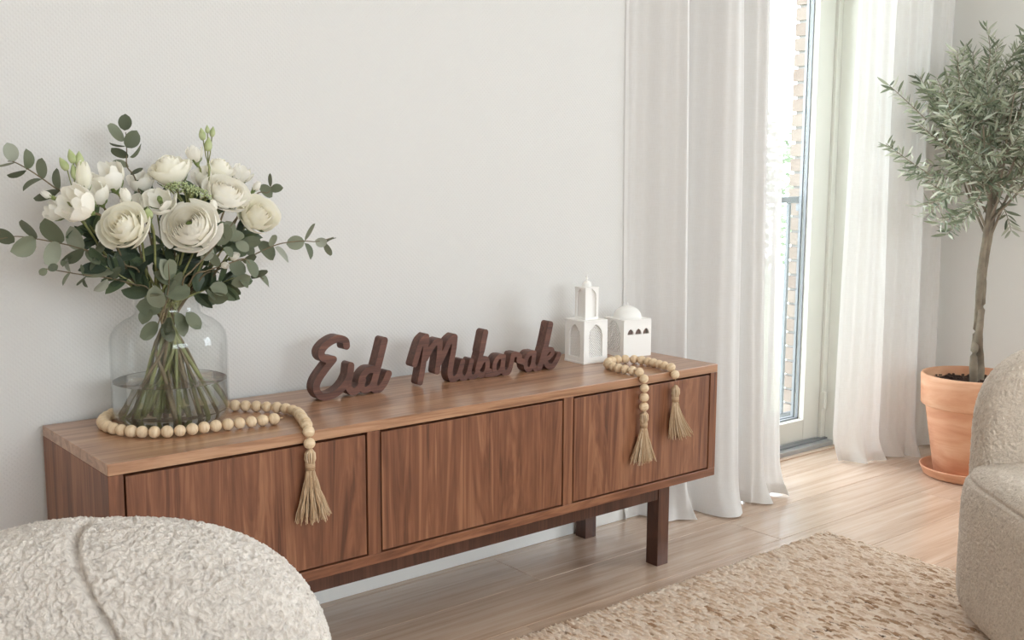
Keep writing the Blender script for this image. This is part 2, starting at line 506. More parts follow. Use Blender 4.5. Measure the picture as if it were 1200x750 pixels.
# ------------------------------------------------------------------ balcony door in the back wall
dr = bpy.data.objects.new('door_1', None); COL.objects.link(dr); structure(dr)
box('door_frame', (OX1 - .035, .615, .02), (OX1, .70, OZ), 'frame_paint', dr, .002)
box('door_frame', (OX0, .615, .02), (OX0 + .035, .70, OZ), 'frame_paint', dr, .002)
box('door_frame', (OX0, .615, OZ - .04), (OX1, .70, OZ), 'frame_paint', dr, .002)
LX0, LX1, LZ0, LZ1 = OX0 + .035, OX1 - .037, .034, OZ - .042
sw = .108
box('stile', (LX1 - sw, .628, LZ0), (LX1, .695, LZ1), 'frame_paint', dr, .003)
box('stile', (LX0, .628, LZ0), (LX0 + sw, .695, LZ1), 'frame_paint', dr, .003)
box('bottom_rail', (LX0 + sw, .628, LZ0), (LX1 - sw, .695, LZ0 + .09), 'frame_paint', dr, .003)
box('top_rail', (LX0 + sw, .628, LZ1 - .09), (LX1 - sw, .695, LZ1), 'frame_paint', dr, .003)
gx0, gx1, gz0, gz1 = LX0 + sw, LX1 - sw, LZ0 + .09, LZ1 - .09
for (a, b) in (((gx1 - .006, .655, gz0), (gx1, .667, gz1)), ((gx0, .655, gz0), (gx0 + .006, .667, gz1)), ((gx0, .655, gz0), (gx1, .667, gz0 + .006)),
               ((gx1 - .008, .676, gz0), (gx1, .688, gz1)), ((gx0, .676, gz0), (gx1, .688, gz0 + .008))):
    box('gasket', a, b, 'gasket_grey', dr)
box('pane', (gx0 + .004, .668, gz0 + .004), (gx1 - .004, .675, gz1 - .004), 'pane_glass', dr)
box('threshold', (OX0, .572, 0), (OX1, .72, .024), 'sill_metal', dr, .003)
box('threshold_lip', (OX0, .600, .024), (OX1, .628, .032), 'gasket_grey', dr, .001)
box('sill_strip', (OX0, .545, -.01), (OX1, .571, .006), 'oak', dr, .002)
box('hinge', (OX1 - .042, .596, .16), (OX1 - .026, .616, .235), 'frame_paint', dr, .003)
box('hinge', (OX1 - .042, .596, 1.95), (OX1 - .026, .616, 2.03), 'frame_paint', dr, .003)

structure(box('trim_1', (OX1 - .006, YB + .001, .0), (OX1, .614, OZ), 'frame_paint'))
structure(box('trim_2', (OX0, YB + .001, .0), (OX0 + .006, .614, OZ), 'frame_paint'))
# ------------------------------------------------------------------ outside: brick reveal, balustrade, trees
ex = structure(MB().box((OX1 - .002, .735, -.3), (OX1 + .8, .83, 2.9)).box((OX0 - .9, .735, -.3), (OX0 + .002, .83, 2.9)).box((OX0, .735, OZ + .02), (OX1, .83, 2.9)).build('wall_exterior', 'mortar'))
bm = MB().box((0, 0, 0), (.21, .118, .052)).mesh('brick'); bm.materials.append(MAT['brick'])
bh = MB().box((0, 0, 0), (.10, .118, .052)).mesh('brick'); bh.materials.append(MAT['brick'])
for k in range(40):
    z = -.1 + k * .0635
    if z > 2.4: break
    xx = OX1 - .012 - random.random() * .004
    for me, dx in (((bm, .22), (bm, .22)) if k % 2 else ((bh, .11), (bm, .22), (bm, .22))):
        link('brick', me, None, ex, matrix=Matrix.Translation((xx, .724 + random.random() * .003, z))); xx += dx
    xx = OX0 + .012
    for me, dx in (((bm, .21), (bm, .22)) if k % 2 else ((bh, .10), (bm, .22))):
        xx -= dx; link('brick', me, None, ex, matrix=Matrix.Translation((xx, .724, z)))
structure(box('baseboard_window', (OX1 + .02, YB - .014, 0), (XR, YB, .07), 'white_lacquer', bevel=.002))
rail = thing('balcony_railing', 'pale grey metal balustrade outside the glass balcony door', 'railing', (0, .772, 0))
box('top_rail', (OX0, -.012, 1.035), (OX1 - .016, .012, 1.062), 'rail_metal', rail, .003)
box('bottom_rail', (OX0, -.010, .10), (OX1 - .016, .010, .12), 'rail_metal', rail, .003)
x = OX1 - .108
while x > OX0 + .02:
    box('baluster', (x - .007, -.007, .12), (x + .007, .007, 1.035), 'rail_metal', rail); x -= .09
box('bracket', (OX1 - .034, -.018, 1.0), (OX1 - .012, .018, 1.03), 'rail_metal', rail, .002)
structure(box('ground_outside', (-25, .9, -3.3), (40, 60, -3.2), simple('lawn', srgb(150, 160, 136), .9)))
def outside_tree(label, x, y, r, h, seed):
    rr = np.random.default_rng(seed)
    t = thing('garden_tree', label, 'tree', (x, y, -3.2))
    MB().tube([(0, 0, 0), (.05, 0, h * .5), (0, .05, h * .8)], [.14, .11, .05], 8).build('trunk', 'olive_bark', t, True)
    mb = MB()
    for k in range(2600):
        d = rr.normal(size=3); d /= np.linalg.norm(d); d *= r * rr.random() ** .4
        c = Vector((d[0], d[1], d[2] * .9 + h)); s = .07 + rr.random() * .07
        q = Matrix.Rotation(rr.random() * 6, 3, 'Z') @ Matrix.Rotation(rr.random() * 2.5, 3, 'X')
        mb.add([c + q @ Vector(p) for p in ((-s, 0, 0), (0, -s * .5, s * .1), (s, 0, 0), (0, s * .5, s * .1))], [(0, 1, 2, 3)])
    o = mb.build('foliage', 'outside_leaf', t); o['kind'] = 'stuff'
outside_tree('pale green leafy tree seen low through the glass door', 8.2, 8.0, 1.9, 2.6, 1)
outside_tree('pale green bushy tree seen higher through the glass door beside the bricks', 14.6, 11.5, 2.3, 3.9, 2)

# ------------------------------------------------------------------ sideboard
T = .598; L0 = .258; SW = 1.8; SD = .417
sb = thing('sideboard', 'long low walnut sideboard with three flat doors on dark legs', 'sideboard')
box('top_panel', (0, 0, T - .024), (SW, SD, T), 'walnut_top_sheen', sb, .0015)
box('bottom_panel', (0, 0, L0), (SW, SD, L0 + .024), 'walnut_long', sb, .0015)
box('side_panel', (0, .0, L0 + .0242), (.030, SD, T - .0242), 'walnut_side', sb, .001)
box('side_panel', (SW - .030, .0, L0 + .0242), (SW, SD, T - .0242), 'walnut_side', sb, .001)
box('divider', (.584, 0, L0 + .0242), (.618, SD - .02, T - .0242), 'walnut_side', sb, .001)
box('divider', (1.186, 0, L0 + .0242), (1.219, SD - .02, T - .0242), 'walnut_side', sb, .001)
box('back_panel', (.03, SD - .012, L0 + .024), (SW - .03, SD, T - .024), 'gap_dark', sb)
g = .0045
for (a, b) in ((.030, .584), (.618, 1.186), (1.219, SW - .030)):
    box('door', (a + g, .001, L0 + .024 + g), (b - g, .022, T - .024 - g * 1.3), 'walnut_vertical', sb, .001)
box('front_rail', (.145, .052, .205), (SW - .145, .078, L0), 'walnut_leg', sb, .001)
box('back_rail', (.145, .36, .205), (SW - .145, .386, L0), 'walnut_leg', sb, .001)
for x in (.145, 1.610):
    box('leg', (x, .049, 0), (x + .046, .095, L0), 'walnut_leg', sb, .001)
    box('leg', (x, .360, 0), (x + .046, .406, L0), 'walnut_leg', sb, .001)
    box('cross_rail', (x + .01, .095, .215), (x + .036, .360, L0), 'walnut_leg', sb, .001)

# ------------------------------------------------------------------ rug
def rug():
    X0, X1, Y0, Y1 = .70, 2.255, -1.32, -.085
    dx, dy = .0015, .0034
    nx = int((X1 - X0) / dx) + 1; ny = int((Y1 - Y0) / dy) + 1
    gx = np.linspace(X0, X1, nx); gy = np.linspace(Y0, Y1, ny)
    X, Y = np.meshgrid(gx, gy)                       # (ny, nx)
    pr, ps = .0062, .0240                              # rib pitch (x), stitch length (y)
    wob = .0015 * np.sin(Y * 9 + np.sin(X * 5) * 2) + .002 * np.sin(Y * 31 + X * 11)
    rx = (X - X0 + wob) / pr; ri = np.floor(rx).astype(int); rf = rx - ri
    ph = rng.random(ri.max() + 3)[ri + 1]
    sy = (Y - Y0) / ps + ph + (rf - .5) * .35 + .12 * np.sin(Y * 60 + ri); si = np.floor(sy).astype(int); sf = sy - si
    prof = np.sqrt(np.clip(1 - (2 * rf - 1) ** 2, 0, 1)) * np.sqrt(np.clip(1 - (2 * sf - 1) ** 4, 0, 1))
    tab = rng.random((ri.max() + 3, si.max() - si.min() + 3))
    R = tab[ri + 1, si - si.min() + 1]
    Z = .0015 + .0085 * prof * np.where(R > .93, .3, .6 + .6 * R) + .0015 * rng.random(X.shape)
    edge = np.minimum.reduce([X - X0, X1 - X, Y - Y0, Y1 - Y])
    Z = np.where(edge < dx, .001, Z)
    jx = np.where(X > X1 - .012, .006 * (tab[ri + 1, si - si.min() + 1] - .5), 0)
    jy = np.where(Y > Y1 - .02, .010 * (rng.random(ri.max() + 3)[ri + 1] - .5), 0)
    V = np.stack([X + jx, Y + jy, Z], -1).reshape(-1, 3)
    idx = np.arange(nx * ny).reshape(ny, nx)
    F = np.stack([idx[:-1, :-1], idx[:-1, 1:], idx[1:, 1:], idx[1:, :-1]], -1).reshape(-1, 4)
    me = bpy.data.meshes.new('jute_rug')
    me.vertices.add(len(V)); me.vertices.foreach_set('co', V.ravel())
    me.loops.add(F.size); me.loops.foreach_set('vertex_index', F.ravel())
    me.polygons.add(len(F)); me.polygons.foreach_set('loop_start', np.arange(0, F.size, 4)); me.polygons.foreach_set('loop_total', np.full(len(F), 4))
    me.update(); me.validate()
    pal = np.array([srgb(246, 229, 212)[:3], srgb(235, 212, 190)[:3], srgb(216, 188, 162)[:3], srgb(180, 146, 116)[:3], srgb(96, 66, 46)[:3]])  # darkest tone puts the shade of deep gaps between stitches into the colour
    low = .5 + .5 * np.sin(X * 3.1 + 1.3 * np.sin(Y * 4.2)) * np.sin(Y * 5 + X)
    q = np.clip(R * .92 + .16 * (low - .5), 0, .999)
    k = np.digitize(q, [.46, .72, .84, .93])
    C = np.concatenate([pal[k], np.ones(k.shape + (1,))], -1).reshape(-1, 4)
    ca = me.color_attributes.new('stitch', 'FLOAT_COLOR', 'POINT'); ca.data.foreach_set('color', C.astype(np.float32).ravel())
    o = link('jute_rug', me, 'rug', None, True)
    tag(o, 'coarsely woven natural jute rug on the oak floor', 'rug')
rug()

# ------------------------------------------------------------------ boucle armchairs
def blob(a, b, c, n, mexp, N, bend=0.0, lowexp=None, amp=.003, freq=90, seams=(), seed=0):
    """cube-sphere superellipsoid: half sizes a (x), b (y), c (z); profile exponent n in x-z, mexp through y"""
    lin = np.tan(np.linspace(-PI / 4, PI / 4, N + 1))
    U, V = np.meshgrid(lin, lin)
    O = np.ones_like(U); faces = []
    vs = []; base = 0
    for P in ((U, V, O), (V, U, -O), (O, U, V), (-O, V, U), (V, O, U), (U, -O, V)):
        vs.append(np.stack(P, -1).reshape(-1, 3))
        idx = np.arange((N + 1) ** 2).reshape(N + 1, N + 1) + base
        faces.append(np.stack([idx[:-1, :-1], idx[:-1, 1:], idx[1:, 1:], idx[1:, :-1]], -1).reshape(-1, 4)); base += (N + 1) ** 2
    V = np.concatenate(vs); V /= np.abs(V).max(1, keepdims=True); V = V / (np.linalg.norm(V, axis=1, keepdims=True) ** .6)
    F = np.concatenate(faces)
    nn = np.where(V[:, 2] < 0, lowexp or n, n)
    A = (np.abs(V[:, 0]) ** nn + np.abs(V[:, 2]) ** nn) ** (mexp / nn) + np.abs(V[:, 1]) ** mexp
    V = V / A[:, None] ** (1 / mexp)
    P = V * np.array([a, b, c])
    # outward normals, approximated from the implicit function
    e = 1e-3
    def Fn(Q): return (np.abs(Q[:, 0]) ** nn + np.abs(Q[:, 2]) ** nn) ** (mexp / nn) + np.abs(Q[:, 1]) ** mexp
    G = np.stack([(Fn(V + np.eye(3)[k] * e) - Fn(V - np.eye(3)[k] * e)) / (2 * e) for k in range(3)], 1) / np.array([a, b, c])
    G /= np.linalg.norm(G, axis=1, keepdims=True) + 1e-9
    off = Vector((seed * 3.1, seed * 1.7, 0))
    d = np.empty(len(P))
    for i, p in enumerate(P):
        q = Vector(p) + off
        q2 = q * freq + mnoise.noise_vector(q * freq * .45) * 1.1
        d[i] = (1 - abs(mnoise.noise(q2)) * 2.2) * .8 + mnoise.noise(q * freq * 2.3) * .35
    d = amp * d
    for fn in seams: d -= fn(P)
    P = P + G * d[:, None]
    P[:, 1] += bend * P[:, 0] ** 2
    return P, F
def blob_obj(name, mat, parent, loc, PF):
    P, F = PF
    me = bpy.data.meshes.new(name); me.from_pydata((P + np.array(loc)).tolist(), [], F.tolist())
    b = bmesh.new(); b.from_mesh(me); bmesh.ops.remove_doubles(b, verts=b.verts, dist=1e-5)
    bmesh.ops.recalc_face_normals(b, faces=b.faces); b.to_mesh(me); b.free()
    return link(name, me, mat, parent, True)
def armchair(label, loc, rz, mat, Nb, Ns, amp, freq, hw, top, seam_x=None, seed=0):
    t = thing('armchair', label, 'armchair', loc, rz)   # faces local -y
    # seat block
    def seat_seam(P): return .006 * np.exp(-((P[:, 2] - .158) / .004) ** 2)
    PF = blob(.37, .36, .212, 6.0, 4.5, Ns, 0, 9.0, amp, freq, (seat_seam,), seed + 1)
    blob_obj('seat', mat, t, (0, 0, .222), PF)
    hb = top - .22
    def back_seam(P):
        if seam_x is None: return 0 * P[:, 0]
        xs = seam_x[0] + seam_x[1] * (hb * .5 - P[:, 2])
        return np.where(P[:, 1] < .05, .016 * np.exp(-((P[:, 0] - xs) / .006) ** 2), 0)
    PF = blob(hw, .12, hb * .5, 2.7, 2.6, Nb, -.25, 7.0, amp, freq, (back_seam,), seed)
    blob_obj('backrest', mat, t, (0, .31, .22 + hb * .5), PF)
    return t
fa = -math.atan2(.634, .773)                       # seat front turned towards the camera
armchair('cream boucle armchair cut off by the lower left corner, in front of the sideboard', (-.425, -.935, 0), fa, 'boucle_cream', 225, 70, .0056, 118, .285, .708, (-.035, .70), 1)
armchair('light grey boucle armchair at the right edge beside the terracotta pot', (2.068, -1.114, .004), fa, 'boucle_grey', 110, 150, .0036, 105, .31, .725, None, 5)

# ------------------------------------------------------------------ curtains
def curtain(label, ctl, nu, seed, ztop=2.5, fine=.0045):
    """ctl: (x_bottom, y_bottom, x_top, y_top)"""
    rr = np.random.default_rng(seed)
    C = catmull(ctl, nu); nz = 60
    u = np.linspace(0, 1, nu)
    zz = np.r_[np.linspace(.004, .12, 10), np.linspace(.14, ztop, nz - 10)]
    a = [rr.random() * 6.28 for _ in range(6)]
    K = len(ctl)
    f1 = fine * np.sin(u * K * 5.5 + a[0]) * (.5 + .5 * np.sin(u * 17 + a[1])); f2 = fine * .6 * np.sin(u * K * 11 + a[2])
    P = []
    for z in zz:
        t = (z / ztop) ** .8
        x = C[:, 0] * (1 - t) + C[:, 2] * t; y = C[:, 1] * (1 - t) + C[:, 3] * t
        w = .6 + .4 * t
        yy = y + (f1 + f2) * w + .004 * np.sin(z * 3 + u * 20 + a[3])
        xx = x + .004 * np.sin(z * 2.2 + u * 9 + a[4])
        k = np.clip((.13 - z) / .13, 0, 1) ** 1.6
        yy = yy - k * .022 * (1 + np.sin(u * K * 3.1 + a[5])); xx = xx + k * .015 * np.sin(u * K * 2.3)
        zl = z + k * .004 * (1 + np.sin(u * K * 2.7 + a[2])) * .5
        P += [(xx[i], min(yy[i], YB - .003), zl[i]) for i in range(nu)]
    t = thing('curtain', label, 'curtain')
    MB().grid(P, nu, nz).build('cloth', 'curtain', t, True)
    hem = []
    rows_ = P[:nu * 4]
    for i, p in enumerate(rows_): hem.append((p[0], p[1] - .0016, p[2]))
    MB().grid(hem, nu, 4).build('hem', 'curtain', t, True)
curtain('sheer white linen curtain hanging between the sideboard and the glass door', [
    (1.835, .434, 1.825, .434), (1.90, .415, 1.87, .41), (1.96, .33, 1.93, .345), (2.000, .275, 1.955, .305), (2.012, .36, 1.985, .385), (2.03, .415, 2.005, .415), (2.085, .36, 2.055, .36),
    (2.13, .26, 2.09, .275), (2.20, .215, 2.14, .25), (2.212, .31, 2.165, .36), (2.235, .405, 2.195, .41), (2.29, .36, 2.245, .36), (2.325, .26, 2.285, .285), (2.375, .255, 2.32, .28), (2.39, .35, 2.345, .375), (2.435, .34, 2.38, .35), (2.465, .285, 2.405, .31), (2.50, .275, 2.445, .30)], 420, 3)
curtain('sheer white linen curtain hanging right of the glass door behind the olive tree', [
    (3.045, .43, 3.00, .36), (3.08, .37, 3.035, .33), (3.13, .33, 3.09, .31), (3.19, .315, 3.15, .30), (3.23, .37, 3.20, .355), (3.28, .33, 3.25, .31), (3.33, .285, 3.30, .29), (3.385, .265, 3.35, .28),
    (3.43, .35, 3.41, .35), (3.49, .37, 3.46, .35), (3.54, .33, 3.52, .31), (3.60, .315, 3.57, .30), (3.63, .36, 3.60, .36)], 380, 8)

# ------------------------------------------------------------------ wooden words
def word(name, label, base_a, base_b, letters, scale_note=None, depth=.034):
    A = at(*base_a, 2, T); B = at(*base_b, 2, T)
    ex_ = (B - A); ex_[2] = 0; ex_ /= np.linalg.norm(ex_); nrm = np.array([-ex_[1], ex_[0], 0])
    root = thing(name, label, 'decor letters', (A[0], A[1], T), math.atan2(ex_[1], ex_[0]))
    def loc(u, v):
        d = FW + RT * (u - 600) / FPX - UP * (v - 375) / FPX
        s = ((A - CAM) @ nrm) / (d @ nrm); P = CAM + d * s
        return ((P - A) @ ex_, P[2] - T)
    conv = [(n, [([loc(*q) for q in catmull(pts, max(8, len(pts) * 6))], w) for pts, w in strokes]) for n, strokes in letters]
    zmin = min(z - w for _, st in conv for pts, w in st for _, z in pts)
    for i, (n, st) in enumerate(conv):
        st = [([(x, max(z - max(zmin, 0), w)) for x, z in pts], w) for pts, w in st]
        xs = [x for pts, w in st for x, _ in pts]; zs = [z for pts, w in st for _, z in pts]
        mb = plate(lambda X, Z: seg_sdf(st, X, Z), min(xs) - .016, max(xs) + .016, min(zs) - .016, max(zs) + .016, .0018, depth)
        o = mb.build('letter', 'walnut_letters', root, False)
        o.location = (0, (i % 3) * .0006, 0)
    return root
Z1 = lambda L: [(352 + x / 7.817, 382 + y / 7.817) for x, y in L]
Z2 = lambda L: [(470 + x / 8.33, 370 + y / 8.33) for x, y in L]
Z3 = lambda L: [(560 + x / 9.371, 370 + y / 9.371) for x, y in L]
word('wooden_word', 'dark walnut cut-out word "Eid" standing beside the bead garland', (377.6, 470), (445.4, 460.3), [
    ('E', [(Z1([(425, 185), (412, 135), (340, 118), (250, 165), (195, 235), (215, 295), (305, 308)]), .0092), (Z1([(305, 308), (235, 395), (165, 500), (148, 580), (185, 640), (250, 650), (340, 610), (410, 540), (455, 450), (465, 365)]), .0092)]),
    ('i', [(Z1([(465, 365), (455, 455), (440, 545), (480, 605), (540, 570), (575, 500)]), .0092)]),
    ('d', [(Z1([(700, 400), (630, 405), (580, 455), (560, 530), (590, 590), (650, 560), (690, 480)]), .0088), (Z1([(775, 135), (735, 300), (690, 470), (672, 560), (710, 590), (770, 530), (812, 440)]), .0095)])])
word('wooden_word', 'dark walnut cut-out word "Mubarak" standing beside the white minaret', (528.8, 448.3), (645.4, 433.0), [
    ('M', [(Z2([(135, 475), (165, 370), (205, 255), (250, 205)]), 0.0079), (Z2([(250, 205), (240, 330), (215, 500), (188, 650)]), 0.0083), (Z2([(240, 420), (300, 310), (355, 250), (385, 250)]), 0.0079), (Z2([(380, 255), (375, 380), (355, 545)]), 0.0081),
           (Z2([(365, 480), (420, 370), (475, 255), (525, 205)]), 0.0079), (Z2([(528, 210), (515, 330), (488, 480), (480, 570), (505, 625), (550, 600)]), 0.0083)]),
    ('u', [(Z2([(505, 625), (555, 590), (590, 510), (605, 445)]), 0.0072), (Z2([(605, 445), (580, 550), (605, 615), (655, 575), (692, 440)]), 0.0072), (Z2([(692, 440), (668, 560), (700, 615), (745, 560)]), 0.0072)]),
    ('b', [(Z3([(92, 180), (50, 390), (0, 600), (30, 650), (80, 640), (110, 560), (100, 480), (60, 490), (20, 560)]), 0.0074), (Z3([(88, 190), (48, 390)]), 0.0088), (Z3([(80, 640), (140, 610)]), 0.0072)]),
    ('a', [(Z3([(285, 450), (230, 455), (190, 520), (185, 600), (225, 630), (270, 560), (285, 455)]), 0.0070), (Z3([(285, 450), (272, 570), (300, 640), (350, 590)]), 0.0074), (Z3([(100, 650), (190, 640)]), 0.0067)]),
    ('r', [(Z3([(300, 640), (345, 610), (375, 500), (390, 430)]), 0.0074), (Z3([(390, 432), (430, 425), (465, 445), (450, 490), (500, 500)]), 0.0074)]),
    ('a', [(Z3([(625, 410), (570, 420), (535, 480), (530, 560), (570, 595), (610, 520), (625, 415)]), 0.0070), (Z3([(450, 490), (520, 520)]), 0.0067), (Z3([(625, 410), (612, 520), (640, 585), (690, 540)]), 0.0074)]),
    ('k', [(Z3([(800, 95), (755, 310), (705, 490), (680, 570)]), 0.0092), (Z3([(730, 450), (770, 385), (812, 370), (820, 410), (785, 455), (735, 480)]), 0.0067), (Z3([(735, 480), (765, 545), (815, 558), (865, 490), (892, 425)]), 0.0079)])])

# ------------------------------------------------------------------ white ceramic minaret and domed house
def arch_sdf(cx, z0, zs, hw):
    """pointed arch outline: base z0, spring zs, half width hw"""
    def f(X, Z):
        rect = np.maximum(np.abs(X - cx) - hw, np.maximum(z0 - Z, Z - zs))
        R = hw * 1.55; o = R - hw
        a = np.maximum(np.hypot(X - cx + o, Z - zs) - R, np.hypot(X - cx - o, Z - zs) - R)
        return np.minimum(rect, np.maximum(a, zs - Z))
    return f
def rect_sdf(x0, x1, z0, z1):
    return lambda X, Z: np.maximum(np.maximum(x0 - X, X - x1), np.maximum(z0 - Z, Z - z1))
def lattice_sdf(arch, pitch, hole, jit=0):
    def f(X, Z):
        q = pitch
        def dots(ox, oz): return np.hypot((X + ox) % q - q / 2, (Z + oz) % q - q / 2) - hole
        return np.maximum(arch(X, Z), -np.minimum(dots(0, 0), dots(q / 2, q / 2)))
    return f
def wall_box(root, a, h, z, th, faces, mat='ceramic_white', hh=.0014):
    """four wall plates around a square of side a (corner at origin, front along +x); faces: sdf of the cut-out per side, or None"""
    mats = [Matrix.Identity(4), Matrix.Translation((0, a, 0)) @ Matrix.Rotation(-PI / 2, 4, 'Z'),
            Matrix.Translation((a, a, 0)) @ Matrix.Rotation(PI, 4, 'Z'), Matrix.Translation((a, 0, 0)) @ Matrix.Rotation(PI / 2, 4, 'Z')]
    for k in range(4):
        ins = th if k % 2 else 0
        body = rect_sdf(ins, a - ins, 0, h); cut = faces[k]
        if cut is None: mb = MB().box((ins, 0, 0), (a - ins, th, h))
        else: mb = plate(lambda X, Z: np.maximum(body(X, Z), -cut(X, Z)), -.003, a + .003, -.003, h + .003, hh, th)
        mb.build('wall', mat, root, False, matrix=Matrix.Translation((0, 0, z)) @ mats[k])
    return mats
def dome_profile(r, h, fin):
    p = [(r * 1.06, 0), (r * 1.06, h * .06)]
    for k in range(15):
        t = k / 14 * PI / 2; p.append((max(r * math.cos(t) ** .9, .0015), h * .06 + h * .94 * math.sin(t)))
    z = h
    for rr_, zz in ((.0022, .15), (.0034, .3), (.0042, .42), (.0034, .55), (.002, .66), (.0014, .85), (.0002, 1.0)): p.append((rr_ * fin / .016, z + zz * fin))
    return p
mn = thing('minaret_ornament', 'white ceramic minaret with arched openings and small dome beside the dark word', 'ornament', (1.474, .2344, T), math.radians(-4))
A1 = .090
box('base_slab', (-.001, -.001, 0), (A1 + .001, A1 + .001, .007), 'ceramic_white', mn, .001)
ar = arch_sdf(A1 / 2, .012, .072, .026)
mats = wall_box(mn, A1, .116, .007, .006, [ar, ar, None, None])
for k in (0, 1):
    pl = plate(lattice_sdf(arch_sdf(A1 / 2, .010, .074, .028), .0072, .0017), 0, A1, 0, .125, .0009, .0022)
    pl.build('lattice', 'ceramic_white', mn, matrix=Matrix.Translation((0, 0, .007)) @ mats[k] @ Matrix.Translation((0, .0066, 0)))
box('roof_slab', (0, 0, .123), (A1, A1, .129), 'ceramic_white', mn, .001)
A2 = .050; off = (A1 - A2) / 2
tw = bpy.data.objects.new('tower', None); COL.objects.link(tw); tw.parent = mn; tw.location = (off, off, 0)
ar2 = arch_sdf(A2 / 2, .008, .066, .017)
wall_box(tw, A2, .092, .129, .005, [ar2, ar2, ar2, ar2])
box('recess_panel', (.0065, .0065, .129), (A2 - .0065, A2 - .0065, .219), 'ceramic_white', tw)
box('cornice', (-.0012, -.0012, .221), (A2 + .0012, A2 + .0012, .226), 'ceramic_white', tw, .001)
MB().lathe(dome_profile(.0145, .018, .016), 32, (A2 / 2, A2 / 2, .226)).build('dome', 'ceramic_white', tw, True)

A3 = .106; H3 = .112
dm = thing('domed_house_ornament', 'white ceramic box with a dome and three small arched holes', 'ornament', (1.652, .247, T), math.radians(-8))
three = [arch_sdf(A3 * c, .068, .0690, .0122) for c in (.25, .53, .81)]
cut3 = lambda X, Z: np.minimum.reduce([q(X, Z) for q in three])
big = arch_sdf(A3 / 2, .012, .060, .036)
dots = lambda X, Z: np.maximum(big(X, Z), -lattice_sdf(big, .0105, .0026)(X, Z))
wall_box(dm, A3, H3, 0, .006, [cut3, dots, None, None], hh=.0012)
box('inner_back', (.012, .012, .004), (A3 - .012, A3 - .012, H3 - .012), 'ceramic_inside', dm)
box('roof_slab', (.0002, .0002, H3), (A3 - .0002, A3 - .0002, H3 + .004), 'ceramic_white', dm, .001)
MB().lathe(dome_profile(.043, .036, .013), 48, (A3 / 2, A3 / 2, H3 + .004)).build('dome', 'ceramic_white', dm, True)

# ------------------------------------------------------------------ bead garlands
BR = .0132
_mb = MB()
prof = [(.0018, -BR)] + [(BR * math.sin(t), -BR * math.cos(t)) for t in np.linspace(.22, PI - .22, 14)] + [(.0018, BR)]
_mb.lathe(prof, 20); bead_me = _mb.mesh('bead'); bead_me.materials.append(MAT['bead'])
bead_me.polygons.foreach_set('use_smooth', [True] * len(bead_me.polygons))
def tassel(parent, top, length, seed, flare=.034, sway=(0, 0)):
    rr = random.Random(seed)
    t = bpy.data.objects.new('tassel', None); COL.objects.link(t); t.parent = parent; t.location = top
    mb = MB()
    for k in range(14):                                  # looped head
        a = 2 * PI * k / 14
        mb.tube([(.003 * math.cos(a), .003 * math.sin(a), 0), (.0105 * math.cos(a), .0105 * math.sin(a), -.010), (.011 * math.cos(a), .011 * math.sin(a), -.022), (.007 * math.cos(a), .007 * math.sin(a), -.034)], .0021, 5)
    mb.build('head', 'jute', t, True)
    mb = MB()
    for k in range(5):
        pts = [(.0095 * math.cos(q), .0095 * math.sin(q), -.033 - .003 * k) for q in np.linspace(0, 2 * PI, 17)]
        mb.tube(pts, .0017, 5)
    mb.build('binding', 'jute', t, True)
    mb = MB()
    for k in range(150):
        a = rr.random() * 2 * PI; q = math.sqrt(rr.random()); L = length * (.9 + .12 * rr.random())
        r0 = .008 * q; r1 = flare * q * (.75 + .4 * rr.random()); w = rr.uniform(-.004, .004)
        pts = []
        for s in np.linspace(0, 1, 7):
            r_ = r0 + (r1 - r0) * s ** 1.25; j = .0016 * math.sin(s * 16 + k)
            x = math.cos(a) * r_ + w * s + j + sway[0] * s * s; y = math.sin(a) * r_ * .55 + j * .5
            pts.append((x, min(y, .026), -.036 - (L - .036) * s))
        mb.tube(pts, [.0013] * 6 + [.0009], 4)
    mb.build('strands', 'jute', t, False)['kind'] = 'stuff'
def garland(label, pts, tassels, step=.0262):
    g_ = thing('bead_garland', label, 'garland', (0, 0, 0))
    C = catmull(pts, len(pts) * 14); P = resample(C, step)
    MB().tube(C[::3].tolist(), .0014, 5).build('cord', 'jute', g_)
    for i, p in enumerate(P):
        d = Vector(P[min(i + 1, len(P) - 1)] - P[max(i - 1, 0)])
        q = d.to_track_quat('Z', 'Y').to_matrix().to_4x4()
        sc = 1 + random.uniform(-.05, .03)
        link('bead', bead_me, None, g_, matrix=Matrix.Translation(Vector(p)) @ q @ Matrix.Rotation(random.random() * 6, 4, 'Z') @ Matrix.Diagonal((sc, sc, sc * .97, 1)))
    for (loc, L, sd, fl_, sway) in tassels: tassel(g_, loc, L, sd, fl_, sway)
    return g_
zb = T + BR
VC = (.237, .268)
circ = [(VC[0] + .146 * math.cos(math.radians(a)), min(VC[1] + .146 * math.sin(math.radians(a)), .402), zb) for a in (20, 55, 90, 125, 160, 190, 220, 250, 280)]
garland('pale wooden bead garland looped around the glass vase with one jute tassel', [
    (.428, -.0163, T - .022), (.428, -.0160, T - .012), (.431, -.006, T + .010), (.442, .025, zb), (.462, .08, zb), (.481, .14, zb), (.474, .195, zb), (.44, .245, zb), (.405, .282, zb)] + circ +
    [(.312, .118, zb), (.36, .110, zb), (.40, .106, zb), (.428, .103, zb)], [((.428, -.0175, T - .034), .164, 1, .046, (.004, 0))])
